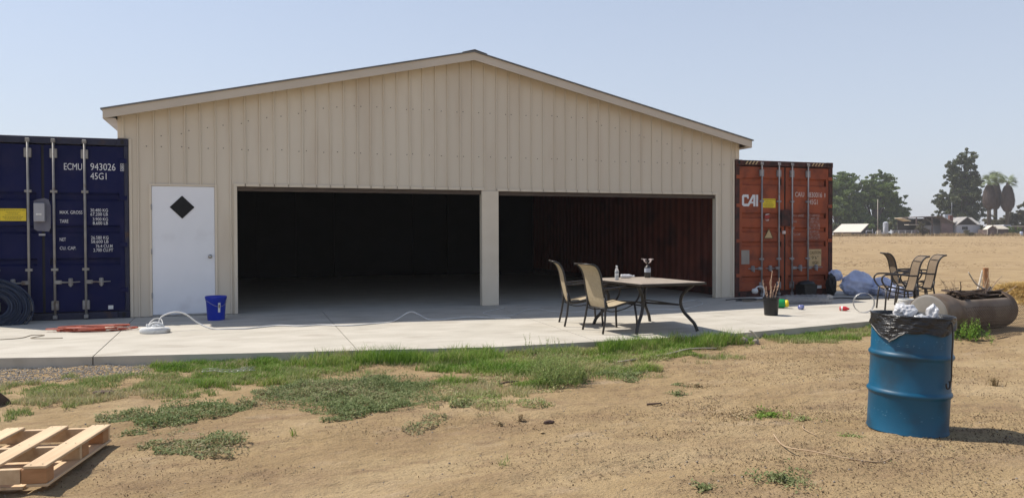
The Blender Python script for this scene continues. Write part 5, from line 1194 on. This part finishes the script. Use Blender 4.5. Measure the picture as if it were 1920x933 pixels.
leaf_tree('green_tree', 'yellow green tree cut off by the right edge of the picture', 114.6, 172, 9, lobes_of(8, 1.8, 2.5, 8.2, 1.2, 1.9, lambda k: 1.1-.4*k), 'tree_green', 9000, .25, .25, 10)
leaf_tree('dry_shrub', 'grey brown shrub left of the dark carport', 77.6, 148, 2.6, lobes_of(6, .7, .7, 2.2, .55, .9), 'olive', 3500, .14, .08, 11, 'shrub')
leaf_tree('shrub', 'green shrub in front of the long low building at the right', 94.6, 148, 2, lobes_of(6, 1.2, .5, 1.2, .5, .8), 'tree_green', 3500, .14, .08, 12, 'shrub')
leaf_tree('dry_shrub', 'dry brown shrub below the farmhouse window', 86.0, 147, 1.2, lobes_of(5, 1.3, .3, .8, .35, .55), 'olive', 2200, .12, .05, 13, 'shrub')
leaf_tree('dry_shrub', 'brown hedge along the small gabled shed', 91.0, 149, 2, lobes_of(8, 1.7, .5, 1.5, .5, .8), 'olive', 4500, .14, .08, 14, 'shrub')
# palms with dead skirts
fb = MB()
for k in range(13):
    a = (k-6)*.20; L_ = 1.3-.3*abs(a)/1.2; d = Vector((cos(a), sin(a), -.06-.16*abs(a))).normalized(); sd = Vector((-sin(a), cos(a), 0))*.045; o_ = Vector((.75, 0, .04))
    fb.add([tuple(o_), tuple(o_+d*L_*.55+sd), tuple(o_+d*L_+Vector((0, 0, -.30))), tuple(o_+d*L_*.55-sd)], [(0, 1, 2, 3)])
fb.tube([(0, 0, 0), (.4, 0, .05), (.85, 0, .04)], .035, 4)
fme = fb.me('frond'); at = fme.attributes.new('tint', 'FLOAT', 'POINT'); at.data.foreach_set('value', np.random.default_rng(1).random(len(fme.vertices)).astype(np.float32)); fme.materials.append(MT['palm_green'])
def palm(label, u, d, H, sk0, sk1, skr, seed):
    t = far_thing('fan_palm', label, 'palm tree', u, d, 'skirted fan palms behind the farmyard'); rng = random.Random(seed)
    MB().tube([(0, 0, -.3), (0, 0, H-.3)], .42, 10, r1=.3).build('trunk', 'bark', t)
    # shaggy skirt of hanging dead fronds: an egg of overlapping blades round a core
    n = 20; prof_ = [(.3, sk0), (skr*.62, sk0+.25), (skr*.95, sk0+(sk1-sk0)*.25), (skr, sk0+(sk1-sk0)*.45), (skr*.82, sk0+(sk1-sk0)*.72), (skr*.45, sk1-.1), (.2, sk1+.1)]
    core = MB().lathe(prof_, n); 
    for _ in range(750):
        k = rng.random(); zz = sk0+(sk1-sk0)*k; pr_ = np.interp(zz, [p[1] for p in prof_], [p[0] for p in prof_]); a = rng.uniform(0, 6.28); r0 = pr_*1.0; l = rng.uniform(.5, 1.0); w_ = rng.uniform(.08, .16)
        z1 = max(sk0-.15, zz-l); p1 = np.interp(z1, [p[1] for p in prof_], [p[0] for p in prof_])*1.0+rng.uniform(.04, .30)
        core.add([((r0+.02)*cos(a-w_/2/max(r0, .4)), (r0+.02)*sin(a-w_/2/max(r0, .4)), zz), ((r0+.02)*cos(a+w_/2/max(r0, .4)), (r0+.02)*sin(a+w_/2/max(r0, .4)), zz), (p1*cos(a), p1*sin(a), z1)], [(0, 1, 2)])
    core.build('dead_skirt', 'palm_skirt', t)
    for k in range(24):
        el = rng.uniform(-.35, 1.3); az_ = rng.uniform(0, 6.28); link('frond', fme, None, t, (0, 0, H-.3), (rng.uniform(-.4, .4), -el, az_), (rng.uniform(1.0, 1.25),)*3)
    return t
palm('left fan palm of the three, with its dark skirt overlapping the next', 99.2, 163, 11.4, 5.5, 10.6, 1.2, 1)
palm('middle fan palm of the three, tallest crown', 103.0, 167, 12.2, 5.7, 11.3, 1.15, 2)
palm('right fan palm of the three, with the most separate skirt', 102.4, 162, 11.2, 5.0, 10.4, 1.28, 3)
# farm buildings
def bx(t, name, m, x0, x1, y0, y1, z0, z1, par=None): return MB().box(x0, y0, z0, x1, y1, z1).build(name, m, par or t)
def gable(t, x0, x1, y0, y1, ez, rz_, m, ov=.25, ridge='y', name='roof', th=.12):
    if ridge == 'y':
        xm = (x0+x1)/2; k = (rz_-ez)/(xm-x0)
        for a, b in ((x0-ov, xm), (xm, x1+ov)):
            za = ez-ov*k if a < xm and a != xm else rz_; zb = rz_ if b == xm else ez-ov*k
            MB().prism([(a, za), (b, zb), (b, zb+th), (a, za+th)], y0-ov, y1+ov).build(name, m, t)
    else:
        ym = (y0+y1)/2; k = (rz_-ez)/(ym-y0)
        for a, b in ((y0-ov, ym), (ym, y1+ov)):
            za = rz_ if a == ym else ez-ov*k; zb = rz_ if b == ym else ez-ov*k
            MB().prism([(a, za), (b, zb), (b, zb+th), (a, za+th)], x0-ov, x1+ov, 'x').build(name, m, t)
# low pale roof
lr = far_thing('low_barn', 'low barn with a plain pale roof reaching almost to the ground beside the orange container', 'barn', 61.4, 150, rz=radians(-35))
MB().add([(0, 0, .75), (5, 0, .75), (5, 7.4, 2.35), (0, 7.4, 2.35), (0, 0, .85), (5, 0, .85), (5, 7.4, 2.45), (0, 7.4, 2.45)], [(0, 3, 2, 1), (4, 5, 6, 7), (0, 1, 5, 4), (1, 2, 6, 5), (2, 3, 7, 6), (3, 0, 4, 7)]).build('roof', 'far_pale_roof', lr)
MB().prism([(.3, 0), (7.2, 0), (7.2, 2.2), (.3, .8)], 4.7, 4.85, 'x').build('wall', 'far_dark', lr)
MB().box(.1, .3, 0, 4.7, .4, .74).build('wall', 'far_brown', lr); MB().box(.1, 7.1, 0, 4.7, 7.2, 2.2).build('wall', 'far_brown', lr)
sl_ = far_thing('silo', 'small pale grey cylindrical silo in front of the broad trees', 'silo', 72.0, 151)
MB().lathe([(.48, 0), (.48, 2.6), (.2, 2.78), (0, 2.82)], 20).build('tank_body', 'silo', sl_, sharp=30); MB().tube([(-.42, -.3, 0), (-.42, -.3, 1.8)], .05, 6).build('pipe', 'white_plastic', sl_)
up = far_thing('utility_pole', 'thin grey pole rising beside the silo in front of the trees', 'pole', 71.4, 153); MB().tube([(0, 0, -.2), (0, 0, 7.2)], .09, 8, r1=.06).build('pole', 'stick_grey', up)
ct_ = far_thing('farm_cart', 'white pipe framed farm cart between the low barn and the silo', 'cart', 68.3, 148)
f_ = MB(); 
for a, b in (((-1.4, 0, .45), (.4, 0, .45)), ((-1.4, 0, 1.05), (-.2, 0, 1.05)), ((-.2, 0, .3), (-.2, 0, 1.35)), ((-1.4, 0, .3), (-1.4, 0, 1.05)), ((.4, 0, .2), (.4, 0, .9)), ((-1.4, 1, .45), (.4, 1, .45))): f_.tube([a, b], .05, 6)
f_.build('frame', 'far_white', ct_)
for x in (-1.0, -.4): MB().lathe([(0, -.08), (.3, -.08), (.3, .08), (0, .08)], 14, T(x, -.1, .3) @ rot(pi/2, 'X')).build('wheel', 'rubber', ct_)
jt = far_thing('junk_stack', 'pale stacked crates left of the silo', 'crates', 70.2, 149); MB().box(-.6, 0, 0, .0, .6, 1.1).build('crate', 'far_tan_roof', jt); MB().box(.06, 0, 0, .5, .6, .8).build('crate', 'far_white', jt); MB().box(-.55, 0, 1.105, -.1, .5, 1.35).build('crate', 'far_mauve', jt)
fn = far_thing('rail_fence', 'pale rail fence between the silo and the dark carport', 'fence', 72.8, 150)
for k in range(5): MB().box(k*1.25-.06, -.06, 0, k*1.25+.06, .06, 1.15).build('post', 'far_white', fn)
for z in (.35, .65, 1.0): MB().box(0, -.09, z, 5.0, -.062, z+.12).build('rail', 'far_white', fn)
# carport
cp = far_thing('carport', 'dark open sided carport with brown wall left of the farmhouse', 'carport', 77.2, 150)
MB().add([(0, 0, 3.55), (5.1, 0, 3.7), (5.1, 7, 3.7), (0, 7, 3.55), (0, 0, 3.7), (5.1, 0, 3.85), (5.1, 7, 3.85), (0, 7, 3.7)], [(0, 3, 2, 1), (4, 5, 6, 7), (0, 1, 5, 4), (1, 2, 6, 5), (2, 3, 7, 6), (3, 0, 4, 7)]).build('roof', 'far_brown', cp)
MB().prism([(5.1, 3.7), (8.3, 2.05), (8.3, 2.2), (5.1, 3.86)], 0, 7).build('roof', 'far_roof', cp)
MB().prism([(5.0, 2.5), (7.2, 2.2), (8.1, 2.1), (5.1, 3.68)], .3, .4).build('gable_wall', 'far_brown', cp)
for x in (3.3, 5.0, .3): MB().box(x-.08, .1, 0, x+.08, .26, 3.6).build('post', 'far_brown', cp)
MB().box(5.1, .3, 0, 7.4, .45, 2.45).build('wall', 'far_mauve', cp); MB().box(0, 6.8, 0, 8, 6.95, 3.5).build('rear_wall', 'far_dark', cp); MB().box(1.6, 3.5, 0, 4.9, 3.6, 1.3).build('partition', 'far_mauve', cp)
MB().box(-1.4, -.3, 2.15, .6, 1.5, 2.25).build('lean_to_roof', 'far_pale_roof', cp)
MB().prism([(-1.6, 3.5), (.2, 2.9), (.2, 3.0), (-1.6, 3.6)], 2, 5).build('lean_to_roof', 'far_pale_roof', cp)
# farmhouse
fh = far_thing('farmhouse', 'single storey white farmhouse with grey gabled roof and brick chimney', 'house', 85.1, 150)
bx(fh, 'wall', 'far_white', 0, 4.6, 0, 8, 0, 2.15)
MB().prism([(.1, 2.152), (3.7, 2.152), (1.9, 3.5)], -.05, .1).build('gable_wall', 'far_dark', fh)
gable(fh, .0, 3.8, 0, 3.0, 2.15, 3.55, 'far_roof', .3)
gable(fh, -3.2, 5.6, 2.0, 8, 2.2, 3.55, 'far_roof', .2, 'x')
bx(fh, 'wall', 'far_white', -3.2, 5.4, 2.6, 7.8, 0, 2.1)
wn = MB().box(1.0, -.03, 1.15, 2.15, .02, 1.85).build('window', 'far_white', fh)
for k in range(3): MB().box(1.05+k*.37, -.045, 1.2, 1.37+k*.37, -.032, 1.8).build('pane', 'dark_glass', wn)
bx(fh, 'chimney', 'brick', -.75, -.1, 1.0, 1.6, 1.5, 4.0)
bx(fh, 'cooler', 'silo', -.3, .7, 3.5, 4.3, 3.5, 4.25)
MB().lathe([(0, 0), (.14, .02), (.2, .07)], 12, T(-1.25, 3.5, 4.2) @ rot(pi/2, 'X')).build('dish', 'white_plastic', fh)
MB().tube([(1.3, 4, 3.5), (1.3, 4, 6.6)], .035, 5).build('antenna', 'silo', fh); MB().tube([(.9, 4, 4.4), (1.7, 4, 4.4)], .025, 4).build('antenna_arm', 'silo', fh)
# small gabled shed
gs_ = far_thing('garden_shed', 'small gabled shed with pale trim and a long tan roof right of the farmhouse', 'shed', 88.5, 146)
bx(gs_, 'wall', 'far_brown', .1, 1.9, 0, 3, 0, 1.2)
MB().prism([(.1, 1.202), (1.9, 1.202), (1.0, 1.85)], 0, .12).build('gable_wall', 'far_brown', gs_); gable(gs_, .1, 1.9, 0, 1.2, 1.25, 1.9, 'far_pale_roof', .12, th=.1)
for x in (.02, 1.86): bx(gs_, 'corner_trim', 'far_pale_roof', x, x+.12, -.08, -.002, 0, 1.2)
MB().add([(1.5, .8, 1.25), (4.7, .8, 1.25), (4.7, 3, 1.95), (1.5, 3, 1.95), (1.5, .8, 1.33), (4.7, .8, 1.33), (4.7, 3, 2.03), (1.5, 3, 2.03)], [(0, 3, 2, 1), (4, 5, 6, 7), (0, 1, 5, 4), (1, 2, 6, 5), (2, 3, 7, 6), (3, 0, 4, 7)]).build('side_roof', 'far_tan_roof', gs_)
bx(gs_, 'side_wall', 'far_brown', 2.0, 4.6, 1.0, 2.9, 0, 1.24); bx(gs_, 'door', 'far_mauve', .6, 1.3, -.05, -.003, 0, 1.0)
rv = far_thing('camper_trailer', 'white camper trailer parked between the small shed and the long low building', 'trailer', 93.9, 150)
MB().prism([(0, .5), (1.7, .5), (1.8, 1.0), (1.75, 1.9), (1.5, 2.12), (.35, 2.12), (.05, 1.9), (-.05, 1.0)], 0, 3.4).build('body', 'far_white', rv)
MB().box(.3, -.02, 1.45, 1.4, -.004, 1.85).build('window', 'dark_glass', rv)
for x in (.1, 1.45): MB().lathe([(0, -.1), (.3, -.1), (.3, .1), (0, .1)], 12, T(x+.1, .4, .3) @ rot(pi/2, 'Y')).build('wheel', 'rubber', rv)
lb2 = far_thing('long_outbuilding', 'long low brown outbuilding with a pale roof edge at the right edge of the picture', 'outbuilding', 96.2, 152)
bx(lb2, 'wall', 'far_brown', 0, 9, 0, 6, 0, 1.75); MB().box(-.4, -.5, 1.755, 9.5, 6.4, 1.95).build('roof', 'far_tan_roof', lb2)
for k in range(4): bx(lb2, 'bay_shade_panel', 'far_dark', .4+k*1.6, 1.5+k*1.6, -.04, -.003, .2, 1.3)  # flat dark panels on the wall front, standing in for shaded bays
bb = far_thing('plastic_barrel', 'pale blue barrel in front of the long low outbuilding', 'barrel', 94.9, 146); MB().lathe([(.24, 0), (.27, .1), (.27, .7), (.24, .8), (0, .8)], 14).build('barrel_body', 'blue_film', bb)
# dry weeds along the field edge
n = 9000; uu = RNG.uniform(58, 108, n); dd = 146.5+RNG.normal(0, .8, n)+1.2*np.sin(uu*.6); px = CAM.x+RT2.x*uu+FW2.x*dd; py = CAM.y+RT2.y*uu+FW2.y*dd
Vw, tw = blades(np.stack([px, py], 1), .15, .6, .09, .8, 99, .2); setp(link('dry_weeds', cloud_mesh('dry_weeds', Vw, 5, BF, tw, 'dryweed')), 'dry straw coloured weeds along the far edge of the field', 'dry weeds', kind='stuff')

# ------------------------------------------------------------------ dusty summer air
hz = MB().box(-2560, -1560, -3, 2560, 2860, 27).me('haze'); hm = bpy.data.materials.new('haze'); hm.use_nodes = True
hn = hm.node_tree; hn.nodes.clear(); ho = hn.nodes.new('ShaderNodeOutputMaterial'); hv = hn.nodes.new('ShaderNodeVolumePrincipled')
hv.inputs['Color'].default_value = (.95, .94, .93, 1); hv.inputs['Density'].default_value = .00055; hv.inputs['Anisotropy'].default_value = .2
hn.links.new(hv.outputs[0], ho.inputs['Volume']); hz.materials.append(hm); setp(link('haze', hz), 'pale dusty summer haze', 'haze', kind='stuff')
